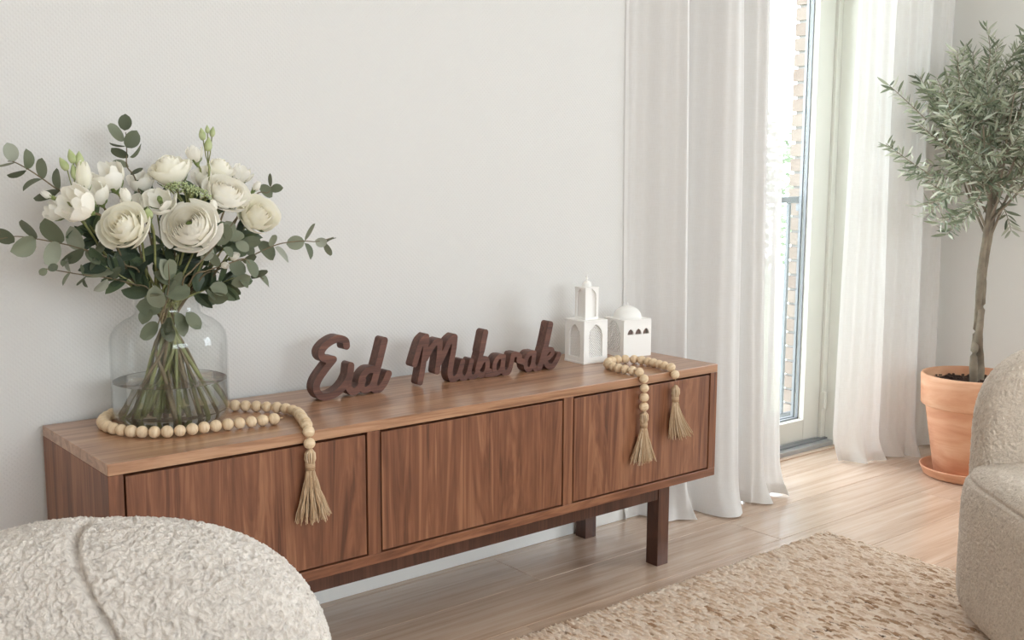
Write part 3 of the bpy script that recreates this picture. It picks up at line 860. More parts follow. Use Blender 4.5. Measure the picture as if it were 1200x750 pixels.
garland('pale wooden bead garland with two jute tassels beside the white ornaments', [
    (1.470, -.0165, T - .082), (1.470, -.0165, T - .05), (1.470, -.0160, T - .012), (1.469, -.006, T + .010), (1.468, .03, zb), (1.466, .075, zb), (1.474, .12, zb), (1.497, .158, zb), (1.535, .180, zb),
    (1.575, .182, zb), (1.603, .160, zb), (1.612, .12, zb), (1.604, .06, zb), (1.597, .02, zb), (1.596, -.006, T + .010), (1.597, -.0160, T - .012), (1.597, -.0165, T - .024)],
    [((1.470, -.0175, T - .095), .146, 2, .046, (.0, 0)), ((1.597, -.0175, T - .038), .155, 3, .046, (.022, 0))])

# ------------------------------------------------------------------ vase and water
va = thing('glass_vase', 'wide clear glass bottle vase holding the white flower bouquet', 'vase', (VC[0], VC[1], T))
R = .1265
outer = [(.0005, .002), (.08, .002), (.105, .004), (.119, .012), (R, .028), (R, .06), (R, .185), (.124, .203), (.114, .220), (.098, .233), (.080, .242), (.071, .250), (.069, .262), (.069, .288), (.0715, .292)]
inner = [(max(r_ - .0028, .0005), z_ + (.005 if k < 3 else .001)) for k, (r_, z_) in enumerate(outer)]
o = MB().lathe(outer + [(.0705, .2935)] + inner[::-1], 72).build('body', 'vase_glass', va, True)
ring = [(.0712 + .0022 * math.cos(a), .2915 + .0022 * math.sin(a)) for a in np.linspace(0, 2 * PI, 9)]
MB().lathe(ring, 64).build('lip', 'vase_glass', va, True)
WZ = .100
wat = MB().lathe([(.0005, .0085), (.078, .0085), (.103, .010), (.115, .018), (.1225, .032), (.1228, WZ - .002), (.1232, WZ), (.121, WZ - .0012), (.0005, WZ - .0016)], 64).build('vase_water', 'water', None, True)
wat.location = (VC[0], VC[1], T)
tag(wat, 'clear water filling the lower part of the glass vase', 'water', kind='stuff')

# ------------------------------------------------------------------ flowers
NECK = np.array([VC[0], VC[1], T + .285])
def stem_path(head, back, i, spread=.108, base_end=True):
    """from just behind the flower head through the vase neck to the bottom of the vase"""
    rr = random.Random(i * 7 + 3)
    a = rr.random() * 2 * PI; q = .046 * math.sqrt(rr.random())
    hx = np.array(head)
    side = np.clip((hx - NECK)[:2] * .25, -.04, .04)
    n1 = NECK + np.array([side[0] + q * .35 * math.cos(a), side[1] * .5 + q * .35 * math.sin(a), 0])
    n0 = NECK + np.array([-side[0] * .5 + q * .4 * math.cos(a + 2), q * .5 * math.sin(a + 2), -.10])
    ea = math.atan2(-side[1], -side[0]) + rr.uniform(-1.5, 1.5); er = spread * (.25 + .75 * rr.random())
    en = np.array([VC[0] + er * math.cos(ea), VC[1] + er * math.sin(ea) * .9, T + .016 + .02 * rr.random()])
    mid = (hx + n1) / 2 + np.array([0, 0, -.02]) + np.array(back) * .2
    return catmull([hx, hx + np.array(back) * .6, mid, n1, n0, (n0 + en) / 2, en], 22)

def petal(rb, zb_, rc, zc, rt, zt, hw, ruf=0.0, nu=7, nv=6, drop=.30, flare=0.0, ph=0.0):
    """patch of a surface of revolution: bezier profile base -> control -> tip, half angle hw; local axis +z, petal centred on +x"""
    V = []
    for j in range(nv):
        for i in range(nu):
            s = -1 + 2 * i / (nu - 1); t = (j / (nv - 1)) * (1 - drop * abs(s) ** 2.4)
            b0, b1, b2 = (1 - t) ** 2, 2 * t * (1 - t), t * t
            r_ = b0 * rb + b1 * rc + b2 * rt + flare * t * t * s * s + ruf * t * t * math.sin(s * 5 + ph)
            z_ = b0 * zb_ + b1 * zc + b2 * zt + ruf * .6 * t * t * math.cos(s * 4 + ph)
            th = s * hw * (.55 + .45 * min(1, t * 1.8)); th += .02 * math.sin(7 * t + ph)
            V.append((r_ * math.cos(th), r_ * math.sin(th), z_))
    return MB().grid(V, nu, nv)
def rose_petals(R_, seed, n=24, openness=1.0):
    rr = random.Random(seed); out = []
    for i in range(n):
        g = i / (n - 1); rt = (.05 + .66 * g ** .9 * openness); zt = .50 - .34 * g ** 1.5 + rr.uniform(-.02, .02)
        rb = .06 + .20 * g; rc = rt * 1.15 + .10 + .10 * g; zc = -.20
        if g > .45: q = (g - .45) / .55; rt += .30 * q; zt -= .12 * q
        hw = 1.55 - .75 * min(1, g * 1.5)
        out.append((i * 2.39996 + rr.uniform(-.15, .15), petal(rb * R_, -.72 * R_, rc * R_, zc * R_, rt * R_, zt * R_, hw, .03 * R_ * max(0, g - .3), drop=.05 + .20 * g, flare=-.02 * R_, ph=i, nu=9, nv=7)))
    return out
def ranunculus_petals(R_, seed, n=34):
    rr = random.Random(seed); out = []
    for i in range(n):
        g = i / (n - 1); rt = .10 + .74 * g; zt = .36 - .30 * g ** 1.6 + rr.uniform(-.012, .012)
        rb = .06 + .2 * g; rc = rt * 1.16 + .12; zc = -.16
        if g > .7: q = (g - .7) / .3; rt += .18 * q; zt -= .16 * q
        hw = 1.45 - .70 * min(1, g * 1.3)
        out.append((i * 2.39996 + rr.uniform(-.2, .2), petal(rb * R_, -.55 * R_, rc * R_, zc * R_, rt * R_, zt * R_, hw, .028 * R_ * g * g, drop=.04 + .16 * g, ph=i * 1.7, nu=9, nv=7)))
    return out
def cup_petals(R_, seed, n=8, h=.55, open_=.85):
    rr = random.Random(seed); out = []
    for i in range(n):
        k = i / n; lay = 0 if i < n * .4 else 1
        rt = (open_ * (.62 if lay == 0 else .95)); zt = h - .12 * lay + rr.uniform(-.06, .06)
        out.append((i * 2.39996 + rr.uniform(-.2, .2), petal(.08 * R_, -.85 * R_, (rt * .95 + .18) * R_, -.45 * R_, rt * R_, zt * R_, .72, .07 * R_, drop=.28, ph=i * 2.1)))
    return out
def bud_petals(R_, seed, n=5, h=1.1):
    out = []
    for i in range(n):
        out.append((i * 2 * PI / n * 2, petal(.06 * R_, -h * R_, (1.25 - .05 * i) * R_, -.35 * R_, (.14 + .05 * i) * R_, h * R_ * .9, .85, .02 * R_, drop=.2, ph=i)))
    return out
def axis_matrix(c, axis, spin=0):
    q = Vector(axis).normalized().to_track_quat('Z', 'Y').to_matrix().to_4x4()
    return Matrix.Translation(Vector(c)) @ q @ Matrix.Rotation(spin, 4, 'Z')
RTh = Vector(RT); UPh = Vector(UP); TOC = -Vector(FW)
def axis_from(ax, ay, toward):
    """direction given as right / up / towards the viewer of the photograph"""
    return (RTh * ax + UPh * ay + TOC * toward).normalized()
FI = [0]
def flower(name, label, cat, uv, yd, rpx, ax, kind, mat, group=None, stem=True, sepals=True, centre=None, **kw):
    FI[0] += 1; i = FI[0]
    c = at(uv[0], uv[1], 1, yd); dep = (c - CAM) @ FW; R_ = 1.09 * rpx * dep / FPX
    axis = axis_from(*ax)
    root = thing(name, label, cat, tuple(c), 0, group)
    M = axis_matrix((0, 0, 0), axis, i)
    pts = {'rose': rose_petals, 'ranunculus': ranunculus_petals, 'cup': cup_petals, 'bud': bud_petals}[kind](R_, i, **kw)
    for phi, mb in pts: mb.build('petal', mat, root, True, matrix=M @ Matrix.Rotation(phi, 4, 'Z'))
    zb_ = {'rose': .72, 'ranunculus': .55, 'cup': .85, 'bud': kw.get('h', 1.1)}[kind] * R_
    if sepals:
        mb = MB()
        mb.lathe([(.0015, -zb_ - .010), (.004, -zb_ - .006), (.16 * R_ + .003, -zb_ * .98), (.10 * R_, -zb_ * .9)], 12)
        for k in range(5):
            p = petal(.1 * R_, -zb_ * 1.02, .55 * R_, -zb_ * .95, .62 * R_, -zb_ * .45, .32, drop=.7, nu=5, nv=5)
            a = k * 2 * PI / 5; rot = Matrix.Rotation(a, 3, 'Z')
            mb.add([rot @ Vector(v) for v in p.v], p.f)
        mb.build('calyx', 'calyx_green', root, True, matrix=M)
    if centre:
        MB().lathe([(.0003, -.3 * R_), (.12 * R_, -.3 * R_), (.15 * R_, -.02 * R_), (.10 * R_, .14 * R_), (.0003, .16 * R_)], 14).build('centre', centre, root, True, matrix=M)
    if stem:
        b = -np.array(axis)
        hd = c + b * zb_
        P = stem_path(hd, b * .07, i) - c
        rs = .0030 if kind == 'bud' else .0046
        MB().tube(P.tolist(), [.0024] * 8 + [rs] * 14, 7).build('stem', 'stem_brown' if i % 3 == 0 else 'stem_green', root, True)
    return root

flower('white_rose', 'open cream rose at the front left of the bouquet', 'flower', (144, 264), .145, 31, (-.12, .30, .95), 'rose', 'petal_cream')
flower('ranunculus', 'large round cream ranunculus facing forward in the bouquet centre', 'flower', (223, 264), .130, 34, (.05, .28, .95), 'ranunculus', 'petal_white', centre='calyx_green')
flower('white_rose', 'cream rose seen from the side at the top of the bouquet', 'flower', (198, 197), .235, 28, (-.15, .9, .45), 'rose', 'petal_cream', openness=.9)
flower('white_rose', 'cream rose leaning outwards at the right side of the bouquet', 'flower', (304, 251), .185, 29, (.60, .35, .70), 'rose', 'petal_cream', openness=.85)
flower('ranunculus', 'white ranunculus tilted right, above the right-hand cream rose', 'flower', (266, 224), .185, 29, (.45, .62, .62), 'ranunculus', 'petal_white', n=28)
flower('lisianthus', 'white cupped lisianthus at the far left of the bouquet', 'flower', (89, 239), .165, 25, (-.45, .35, .8), 'cup', 'petal_white', n=10)
flower('lisianthus', 'small open white bloom with a green heart above the front rose', 'flower', (187, 233), .175, 20, (.05, .55, .85), 'cup', 'petal_white', centre='calyx_green', h=.25, open_=.95)
flower('lisianthus', 'white ruffled bloom at the upper left behind the buds', 'flower', (126, 206), .255, 22, (-.25, .75, .55), 'cup', 'petal_white', n=10)
flower('white_rose', 'white rose with green calyx at the upper right of the bouquet', 'flower', (257, 196), .265, 20, (.30, .85, .25), 'rose', 'petal_cream', n=18, openness=.9)
flower('lisianthus', 'small half-open white bloom under the tall green buds', 'flower', (228, 179), .25, 13, (-.1, .9, .4), 'cup', 'petal_white', n=7, open_=.7)
flower('lisianthus', 'half-open pale bud at the upper left between green buds', 'flower', (98, 206), .215, 13, (.1, .9, .4), 'bud', 'petal_cream', h=1.4)
flower('lisianthus', 'white bloom behind the others at the right rim of the bouquet', 'flower', (284, 203), .31, 14, (.5, .8, .2), 'cup', 'petal_white', n=7)
flower('lisianthus', 'white bloom at the far left rim beside the eucalyptus', 'flower', (62, 248), .23, 15, (-.7, .3, .6), 'cup', 'petal_white', n=7)
flower('lisianthus', 'white bloom in the middle behind the front blooms', 'flower', (165, 212), .275, 17, (-.1, .85, .5), 'cup', 'petal_white', n=8)
flower('lisianthus', 'white ruffled bloom tucked between the left lisianthus and the front rose', 'flower', (112, 226), .225, 18, (-.2, .7, .6), 'cup', 'petal_white', n=9)
flower('lisianthus', 'white bloom tucked between the top rose and the umbel', 'flower', (238, 207), .255, 16, (.1, .85, .5), 'cup', 'petal_white', n=8)
flower('lisianthus', 'white bloom half hidden above the open cream rose', 'flower', (156, 240), .235, 17, (0, .7, .6), 'cup', 'petal_white', n=8)
for (u, v, y, r_, ax, lb) in ((147, 229, .19, 9, (-.1, .8, .6), 'round white bud above the front left rose'), (173, 250, .15, 8, (0, .7, .7), 'pale green bud between the two largest blooms'),
                              (250, 241, .14, 7, (.1, .9, .4), 'slim white bud right of the large ranunculus'), (275, 300, .15, 7, (.7, .3, .6), 'small white bud among grey leaves at lower right'),
                              (264, 311, .14, 6, (.6, -.1, .7), 'lowest small white bud at the right of the bouquet'), (54, 228, .22, 6, (-.8, .4, .3), 'tiny white bud by the upper left eucalyptus branch'),
                              (301, 218, .26, 6, (.6, .7, .3), 'tiny pale bud at the upper right beside round leaves')):
    flower('flower_bud', lb, 'flower bud', (u, v), y, r_, ax, 'bud', 'petal_white' if 'green' not in lb else 'bud_green', group='buds in the bouquet')
for (lb, lst) in (('cluster of green lisianthus buds at the upper left of the bouquet', ((75, 193, 7, -.5), (84, 184, 7, -.2), (93, 188, 8, .05), (88, 203, 8, -.2))),
                  ('cluster of green lisianthus buds on the tallest stem of the bouquet', ((237, 158, 6, -.1), (243, 152, 4, 0), (249, 155, 5, .2), (244, 170, 7, .15)))):
    c = at(lst[3][0], lst[3][1] + 22, 1, .225); root = thing('bud_spray', lb, 'flower bud', tuple(c)); FI[0] += 1
    for (u, v, rp, tl) in lst:
        p = at(u, v, 1, .225); R_ = rp * ((p - CAM) @ FW) / FPX * .72; ax = axis_from(tl, .95, .25)
        MB().lathe([(.0006, -1.5 * R_), (.6 * R_, -1.35 * R_), (.95 * R_, -.5 * R_), (.9 * R_, .3 * R_), (.5 * R_, 1.2 * R_), (.0006, 1.9 * R_)], 12).build('bud', 'bud_green', root, True, matrix=axis_matrix(p - c, ax))
        b = p - np.array(ax) * 1.4 * R_ - c
        MB().tube([b, b * .5 + np.array([0, 0, -.008]), (0, 0, 0)], .0013, 5).build('twig', 'stem_green', root, True)
    MB().tube((stem_path(c, np.array([0, 0, -.05]), FI[0]) - c).tolist(), .0026, 6).build('stem', 'stem_green', root, True)
# green umbel
c = at(220, 226, 1, .19); um = thing('umbel_flower', 'green lacy umbel flower behind the large ranunculus', 'flower', tuple(c)); FI[0] += 1
mb = MB(); tw_ = MB()
for k in range(230):
    a = random.random() * 2 * PI; q = math.sqrt(random.random())
    p = RTh * (q * math.cos(a) * .052) + TOC * (q * math.sin(a) * .035) + Vector((0, 0, .016 * (1 - q * q) + random.uniform(-.006, .006) - .18 * q * math.cos(a) * .052))
    r_ = random.uniform(.0016, .003)
    mb.lathe([(.0002, -r_), (r_, 0), (.0002, r_)], 6, p)
    if k % 8 == 0: tw_.tube([p, p * .4 + Vector((0, 0, -.02)), (0, 0, -.045)], .0007, 4)
mb.build('florets', simple('umbel_green', srgb(176, 186, 140), .7), um)['kind'] = 'stuff'
tw_.build('rays', 'stem_green', um)
MB().tube((stem_path(c + np.array([0, 0, -.045]), np.array([0, 0, -.05]), FI[0]) - c).tolist(), .0026, 6).build('stem', 'stem_green', um, True)

# ------------------------------------------------------------------ leaves
def leaf_mesh(name, wr, mat, tipw=.5, bend=.12, fold=.10, n=8, pw=.7):
    """unit length along +x; wr width ratio"""
    V = []
    for i in range(n):
        t = i / (n - 1); w = wr * .5 * (math.sin(PI * min(1, t ** tipw)) ** pw if 0 < t < 1 else .03)
        for s in (-1, -.5, 0, .5, 1): V.append((t, s * w, -bend * t * t + fold * abs(s) * w * 2))
    me = MB().grid(V, 5, n).mesh(name); me.materials.append(MAT[mat])
    me.polygons.foreach_set('use_smooth', [True] * len(me.polygons)); return me
EUC = [leaf_mesh('leaf', .78, 'eucalyptus_leaf', 1.05, b_, f_, 9, .52) for b_, f_ in ((.10, .10), (-.08, .06), (.18, .16))]
DARK = [leaf_mesh('leaf', .5, 'dark_leaf', .9, b_, f_, 8, .62) for b_, f_ in ((.12, .12), (-.1, .18), (.25, .05))]
def leaf_matrix(b, t, wratio, full, rot=0.0):
    """leaf from b to t; apparent width ratio seen by the viewer sets the tilt about its axis"""
    b = Vector(b); t = Vector(t); ax = (t - b); L = ax.length; x = ax / L
    view = (Vector(CAM) - b).normalized(); z = (view - x * view.dot(x)).normalized(); y = z.cross(x)
    tilt = math.acos(max(.05, min(1, wratio / full))) * (1 if rot >= 0 else -1)
    z2 = z * math.cos(tilt) + y * math.sin(tilt); y2 = z2.cross(x)
    return Matrix(((x.x * L, y2.x * L, z2.x * L, b.x), (x.y * L, y2.y * L, z2.y * L, b.y), (x.z * L, y2.z * L, z2.z * L, b.z), (0, 0, 0, 1)))
def eucalyptus(label, stem, yd, leaves, droop=0, meshes=EUC, full=.78, stem_mat='stem_brown', into=True, name='eucalyptus_branch', cat='branch', rad=.0016):
    FI[0] += 1
    y0, y1 = yd                                     # depth at the inner end and at the tip of the stem
    n = len(stem)
    P = [at(u, v, 1, y0 + (y1 - y0) * k / max(1, n - 1)) for k, (u, v) in enumerate(stem)]
    root = thing(name, label, cat, tuple(P[0]))
    o = np.array(P[0])
    MB().tube((catmull(P, n * 5) - o).tolist(), np.linspace(rad * 1.2, rad * .6, n * 5).tolist(), 6).build('twig', stem_mat, root, True)
    if into:
        d = np.array(P[0]) - np.array(P[1]); d = d / np.linalg.norm(d) * .04
        MB().tube((stem_path(P[0], d, FI[0]) - o).tolist(), [rad * 1.2] * 8 + [.0036] * 14, 6).build('stem', stem_mat, root, True)
    us = np.array([s[0] for s in stem], float); 
    for k, (bu, bv, tu, tv, w) in enumerate(leaves):
        j = int(np.argmin([(bu - a) ** 2 + (bv - b) ** 2 for a, b in stem])); yy = y0 + (y1 - y0) * j / max(1, n - 1)
        b = at(bu, bv, 1, yy); t = at(tu, tv, 1, yy + random.uniform(-.02, .012))
        link('leaf', meshes[k % len(meshes)], None, root, matrix=Matrix.Translation(Vector(-o)) @ leaf_matrix(b, t, w, full, random.choice((-1, 1))))
    return root
eucalyptus('eucalyptus branch reaching to the upper left edge', [(118, 262), (80, 230), (63, 219), (52, 211), (34, 199), (17, 190), (9, 189)], (.24, .24),
    [(16, 190, 9, 167, .72), (17, 191, -2, 192, .2), (31, 199, 34, 175, .5), (31, 200, 9, 207, .28), (49, 210, 51, 185, .5), (50, 210, 25, 220, .2), (70, 222, 64, 197, .38), (70, 224, 38, 230, .35), (84, 232, 70, 246, .5), (92, 240, 104, 224, .4)])
eucalyptus('upright eucalyptus sprig rising highest above the bouquet', [(172, 262), (159, 211), (149, 195), (148.5, 176), (147.5, 155)], (.25, .30),
    [(146, 153, 147, 134, .78), (146, 164, 124, 148, .5), (148, 173, 161, 154, .75), (148, 171, 128, 169, .12), (150, 185, 131, 172, .5), (152, 184, 168, 171, .2), (151, 196, 132, 188, .42), (153, 205, 168, 198, .3)])
eucalyptus('eucalyptus branch reaching left at mid height past the frame edge', [(150, 312), (116, 298), (90, 290), (75, 286), (43, 280), (19, 277), (0, 280)], (.20, .21),
    [(17, 284, -6, 270, .65), (42, 280, 27, 256, .38), (42, 281, 16, 296, .68), (72, 285, 51, 258, .55), (70, 285, 50, 309, .62), (98, 293, 79, 267, .6), (99, 293, 74, 307, .45), (100, 294, 116, 311, .5), (84, 300, 72, 310, .3), (112, 298, 122, 282, .5), (116, 300, 104, 318, .45)])
eucalyptus('short eucalyptus sprig with tiny leaf pair at the lower left', [(160, 334), (129, 326), (97, 322), (67, 317), (54, 315)], (.19, .19),
    [(55, 315, 46, 322, .78), (56, 316, 68, 311, .78), (83, 319, 76, 303, .3), (83, 319, 72, 334, .22), (98, 324, 94, 310, .3), (98, 326, 101, 337, .3), (100, 325, 132, 314, .45), (100, 326, 89, 331, .3), (126, 327, 112, 343, .5), (130, 328, 140, 312, .5)])
eucalyptus('eucalyptus branch reaching far right of the bouquet', [(250, 318), (284, 305), (318, 289), (337, 284), (357, 282.5), (372, 283), (391, 278)], (.19, .19),
    [(357, 283, 336, 286, .78), (357, 282, 371, 263, .22), (357, 285, 367, 303, .35), (383, 286, 370, 282, .75), (382, 285, 388, 299, .45), (383, 284, 393, 277, .2), (322, 290, 340, 306, .3), (320, 288, 318, 275, .6), (320, 305, 305, 282, .55), (296, 300, 289, 285, .7), (284, 306, 300, 300, .5)])
eucalyptus('eucalyptus sprig hanging low at the right side of the bouquet', [(240, 318), (270, 308), (288, 304), (299, 320), (309, 327)], (.16, .15),
    [(289, 304, 302, 325, .5), (295, 327, 313, 318, .35), (305, 326, 318, 334, .45), (271, 333, 294, 325, .6), (268, 309, 287, 319, .75), (246, 336, 268, 341, .75), (244, 345, 267, 353, .6), (252, 349, 241, 343, .4), (280, 326, 292, 336, .5)])
eucalyptus('eucalyptus tip with three small round leaves at the upper right rim', [(272, 262), (300, 228), (313, 226), (317, 221), (318, 211)], (.26, .28),
    [(319, 231, 305, 217, .6), (317, 219, 318, 203, .3), (317, 223, 331, 219, .68), (300, 230, 310, 238, .5)])
eucalyptus('silver-grey eucalyptus sprig in front at the right of the large ranunculus', [(224, 318), (244, 297), (258, 280), (268, 268), (274, 260)], (.125, .13),
    [(262, 284, 246, 270, .75), (256, 288, 266, 262, .7), (270, 283, 284, 270, .72), (250, 292, 236, 304, .78), (248, 296, 256, 312, .6), (272, 276, 266, 258, .75), (276, 284, 292, 293, .7), (284, 290, 304, 280, .6), (262, 290, 274, 300, .6), (240, 300, 230, 286, .5)])
eucalyptus('silver-grey eucalyptus sprig front and centre just above the vase neck', [(192, 366), (196, 346), (198, 332), (198, 320), (197, 308)], (.135, .115),
    [(197, 328, 190, 304, .5), (200, 328, 197, 303, .6), (199, 334, 183, 317, .6), (199, 334, 216, 321, .5), (193, 346, 222, 339, .7), (187, 361, 180, 337, .7), (196, 352, 176, 346, .5), (197, 340, 208, 330, .5)])
eucalyptus('eucalyptus leaves hanging over and inside the vase neck', [(196, 352), (190, 365), (186, 378), (184, 388)], (.18, .20),
    [(190, 362, 160, 358, .7), (186, 380, 162, 394, .62), (188, 384, 206, 398, .7), (206, 366, 218, 394, .5), (218, 366, 234, 386, .6), (176, 362, 166, 378, .7), (200, 372, 192, 392, .6)], into=False)
# dark green leafy stems that fill the bouquet
lb_dark = ['dark green leafy stem filling the left side of the bouquet', 'dark green leafy stem filling the middle of the bouquet under the cream rose', 'dark green leafy stem filling the centre under the large ranunculus',
           'dark green leafy stem filling the right side of the bouquet', 'dark green leafy stem at the back of the bouquet', 'dark green leafy stem low at the left above the vase rim', 'dark green leafy stem low at the right above the vase rim', 'dark green leafy stem between the upper blooms', 'dark green leafy stem at the back right of the bouquet']
specs = [((180, 345), (100, 262), .235), ((186, 345), (150, 275), .225), ((200, 345), (215, 272), .225), ((210, 345), (285, 268), .24), ((200, 345), (180, 225), .27), ((185, 350), (120, 310), .20), ((215, 350), (275, 325), .20), ((195, 330), (235, 232), .23), ((205, 340), (262, 235), .26)]
for k, ((a, b, yd_), lb) in enumerate(zip([(s[0], s[1], s[2]) for s in specs], lb_dark)):
    rr = random.Random(40 + k); st = [(a[0] + (b[0] - a[0]) * t, a[1] + (b[1] - a[1]) * t) for t in np.linspace(0, 1, 6)]
    lv = []
    for j in range(17):
        t = rr.uniform(.12, 1); bu = a[0] + (b[0] - a[0]) * t; bv = a[1] + (b[1] - a[1]) * t
        an = math.atan2(b[1] - a[1], b[0] - a[0]) + rr.choice((-1, 1)) * rr.uniform(.35, 1.5); L = rr.uniform(20, 36)
        lv.append((bu, bv, bu + L * math.cos(an), bv + L * math.sin(an) * .9, rr.uniform(.22, .5)))
    eucalyptus(lb, st, (yd_, yd_), lv, meshes=DARK, full=.5, stem_mat='stem_green', name='leafy_stem', cat='foliage', rad=.0022)

# ------------------------------------------------------------------ olive tree in a terracotta pot
PC = (3.276, -.026)
sa = MB().lathe([(.001, .0), (.15, 0), (.162, .006), (.174, .034), (.176, .038), (.171, .040), (.158, .014), (.001, .012)], 64).build('pot_saucer', 'terracotta', None, True)
sa.location = (*PC, 0)
tag(sa, 'terracotta saucer on the floor under the olive tree pot', 'saucer')
ot = thing('potted_olive_tree', 'small olive tree with grey-green leaves in a terracotta pot', 'potted tree', (*PC, .0125))
MB().lathe([(.001, 0), (.118, 0), (.124, .004), (.166, .262), (.166, .266), (.180, .268), (.183, .272), (.188, .378), (.186, .386), (.180, .388), (.174, .384), (.166, .30), (.16, .26), (.118, .02), (.001, .02)], 72).build('pot', 'terracotta', ot, True)
sp = []
for j in range(14):
    r_ = .168 * j / 13
    for k in range(48):
        a = 2 * PI * k / 48; sp.append((r_ * math.cos(a), r_ * math.sin(a), .352 + .012 * mnoise.noise(Vector((r_ * math.cos(a) * 45, r_ * math.sin(a) * 45, 1)))))
MB().grid(sp, 48, 14, True).build('soil', 'soil', ot, True)
mb = MB()
for k in range(160):
    a = random.random() * 2 * PI; q = .16 * math.sqrt(random.random()); r_ = random.uniform(.004, .009)
    mb.lathe([(.0005, -r_ * .6), (r_, -.1 * r_), (r_ * .7, .5 * r_), (.0005, .7 * r_)], 6, (q * math.cos(a), q * math.sin(a), .358))
mb.build('soil_crumbs', 'soil', ot, True)['kind'] = 'stuff'
pl = np.array([PC[0], PC[1], .0125])
def tp(u, v, dy=0): return at(u, v, 1, PC[1] + dy) - pl
tr1 = catmull([tp(1141, 452), tp(1141, 420, -.01), tp(1145, 385, .01), tp(1147, 350, -.008), tp(1150, 310, .006), tp(1156, 270), tp(1160, 235), tp(1158, 190, .02)], 40)
tr2 = catmull([tp(1148, 452, .01), tp(1149, 425, .014), tp(1147, 396, -.014), tp(1150, 365, -.016), tp(1153, 320, .012), tp(1160, 275, .015), tp(1166, 235), tp(1176, 185, -.03)], 40)
rk = lambda a, b: (np.linspace(a, b, 40) * (1 + .10 * np.sin(np.arange(40) * 1.3) * np.cos(np.arange(40) * .6))).tolist()
MB().tube(tr1.tolist(), rk(.0150, .0095), 12).build('trunk', 'olive_bark', ot, True)
MB().tube(tr2.tolist(), rk(.0155, .0095), 12).build('trunk', 'olive_bark', ot, True)
rr = random.Random(5)
CC = tp(1172, 158); RXc, RZc = .36, .40
limbs = []
for k in range(13):
    a = 2 * PI * k / 13 + rr.uniform(-.2, .2); up = rr.uniform(-.1, 1.0)
    src = (tr1 if k % 2 else tr2)[rr.randint(27, 39)]
    d = np.array([math.cos(a), math.sin(a), up]); d /= np.linalg.norm(d)
    e = CC + d * np.array([RXc, RXc, RZc]) * .62
    md = (src + e) / 2 + np.array([0, 0, -.03])
    C = catmull([src, md, e], 14); limbs.append(C)
    MB().tube(C.tolist(), np.linspace(.0058, .0026, 14).tolist(), 6).build('branch', 'olive_bark', ot, True)
OLV = [leaf_mesh('leaf', .19, 'olive_leaf', .9, b_, .25, 6) for b_ in (.05, .15, -.06)]
sprigs = []
# sprigs the photograph singles out
for (u, v, bu, bv, dy) in ((1038, 168, 1090, 205, 0), (1042, 100, 1085, 140, .02), (1156, 30, 1158, 90, 0), (1122, 58, 1135, 110, -.03), (1098, 92, 1118, 140, -.05), (1078, 242, 1120, 225, -.02), (1085, 255, 1125, 215, .03), (1108, 128, 1130, 170, -.06), (1192, 55, 1185, 110, 0), (1100, 262, 1140, 235, -.05), (1110, 275, 1145, 240, -.03), (1185, 270, 1165, 225, -.05), (1060, 200, 1105, 215, .03), (1075, 145, 1115, 175, .04), (1140, 60, 1150, 120, .05), (1170, 45, 1170, 100, -.04), (1090, 215, 1130, 225, -.08), (1128, 262, 1150, 225, -.09)):
    sprigs.append((tp(bu, bv, dy * .5), tp(u, v, dy)))
for k in range(108):
    C = limbs[k % len(limbs)]; src = C[rr.randint(4, 13)]
    d = np.array([rr.gauss(0, 1), rr.gauss(0, 1), rr.gauss(.35, .9)]); d /= np.linalg.norm(d)
    e = CC + d * np.array([RXc, RXc, RZc]) * rr.uniform(.65, 1.0)
    dd = e - src; L = np.linalg.norm(dd)
    if L > .26: src = e - dd / L * .26
    sprigs.append((src, e))
leaves = []
xmax = XR - .02 - pl[0]
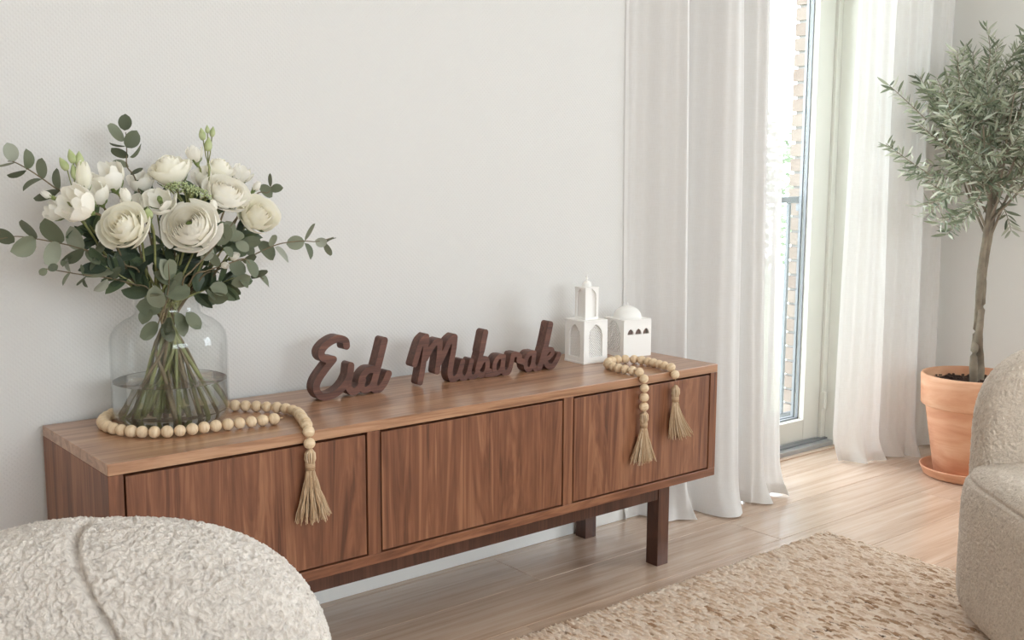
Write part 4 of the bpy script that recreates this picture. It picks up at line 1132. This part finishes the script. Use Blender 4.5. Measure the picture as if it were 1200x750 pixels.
for (s, e) in sprigs:
    dd = e - s; L = np.linalg.norm(dd)
    if L < .06: continue
    md = (s + e) / 2 + np.array([rr.uniform(-.02, .02), rr.uniform(-.02, .02), rr.uniform(-.025, .01)])
    C = catmull([s, md, e], 10); C[:, 0] = np.minimum(C[:, 0], xmax)
    MB().tube(C.tolist(), np.linspace(.0022, .0009, 10).tolist(), 5).build('twig', 'olive_bark', ot, True)
    P = resample(C, .0165)
    for i, p in enumerate(P):
        ax = P[min(i + 1, len(P) - 1)] - P[max(i - 1, 0)]
        n_ = np.linalg.norm(ax)
        if n_ < 1e-6: continue
        ax /= n_; ref = np.array([0, 0, 1.0]) if i % 2 else np.array([1.0, .4, 0]); sd = np.cross(ax, ref); sd /= np.linalg.norm(sd) + 1e-9
        for sg in (-1, 1):
            d = ax * rr.uniform(.45, .95) + sd * sg * rr.uniform(.5, 1.0) + np.array([0, 0, rr.uniform(-.25, .25)]); d /= np.linalg.norm(d)
            Lf = rr.uniform(.036, .060) * (1.0 if i > 1 else .8)
            nz = np.cross(d, np.array([rr.gauss(0, 1), rr.gauss(0, 1), rr.gauss(0, 1)])); nz /= np.linalg.norm(nz) + 1e-9
            if (p + d * Lf)[0] > xmax: continue
            leaves.append((p, d, nz, Lf))
def lm(p, d, nz, L):
    yv = np.cross(nz, d); return Matrix(((d[0] * L, yv[0] * L, nz[0] * L, p[0]), (d[1] * L, yv[1] * L, nz[1] * L, p[1]), (d[2] * L, yv[2] * L, nz[2] * L, p[2]), (0, 0, 0, 1)))
def in_view(q):
    d = q[0] + pl - CAM; z = d @ FW; return abs(d @ RT / z * FPX) < 605
leaves.sort(key=lambda q: (not in_view(q), np.linalg.norm(q[0] + pl - CAM)))
for k, q in enumerate(leaves[:300]): link('leaf', OLV[k % 3], None, ot, matrix=lm(*q))
mb = MB(); base_v = [[tuple(v.co) for v in me.vertices] for me in OLV]; base_f = [tuple(p.vertices) for p in OLV[0].polygons]
for k, q in enumerate(leaves[300:]):
    M = lm(*q); mb.add([M @ Vector(v) for v in base_v[k % 3]], base_f)
mb.build('leaf_mass', 'olive_leaf_mass', ot, True)['kind'] = 'stuff'
print('olive leaves', len(leaves))
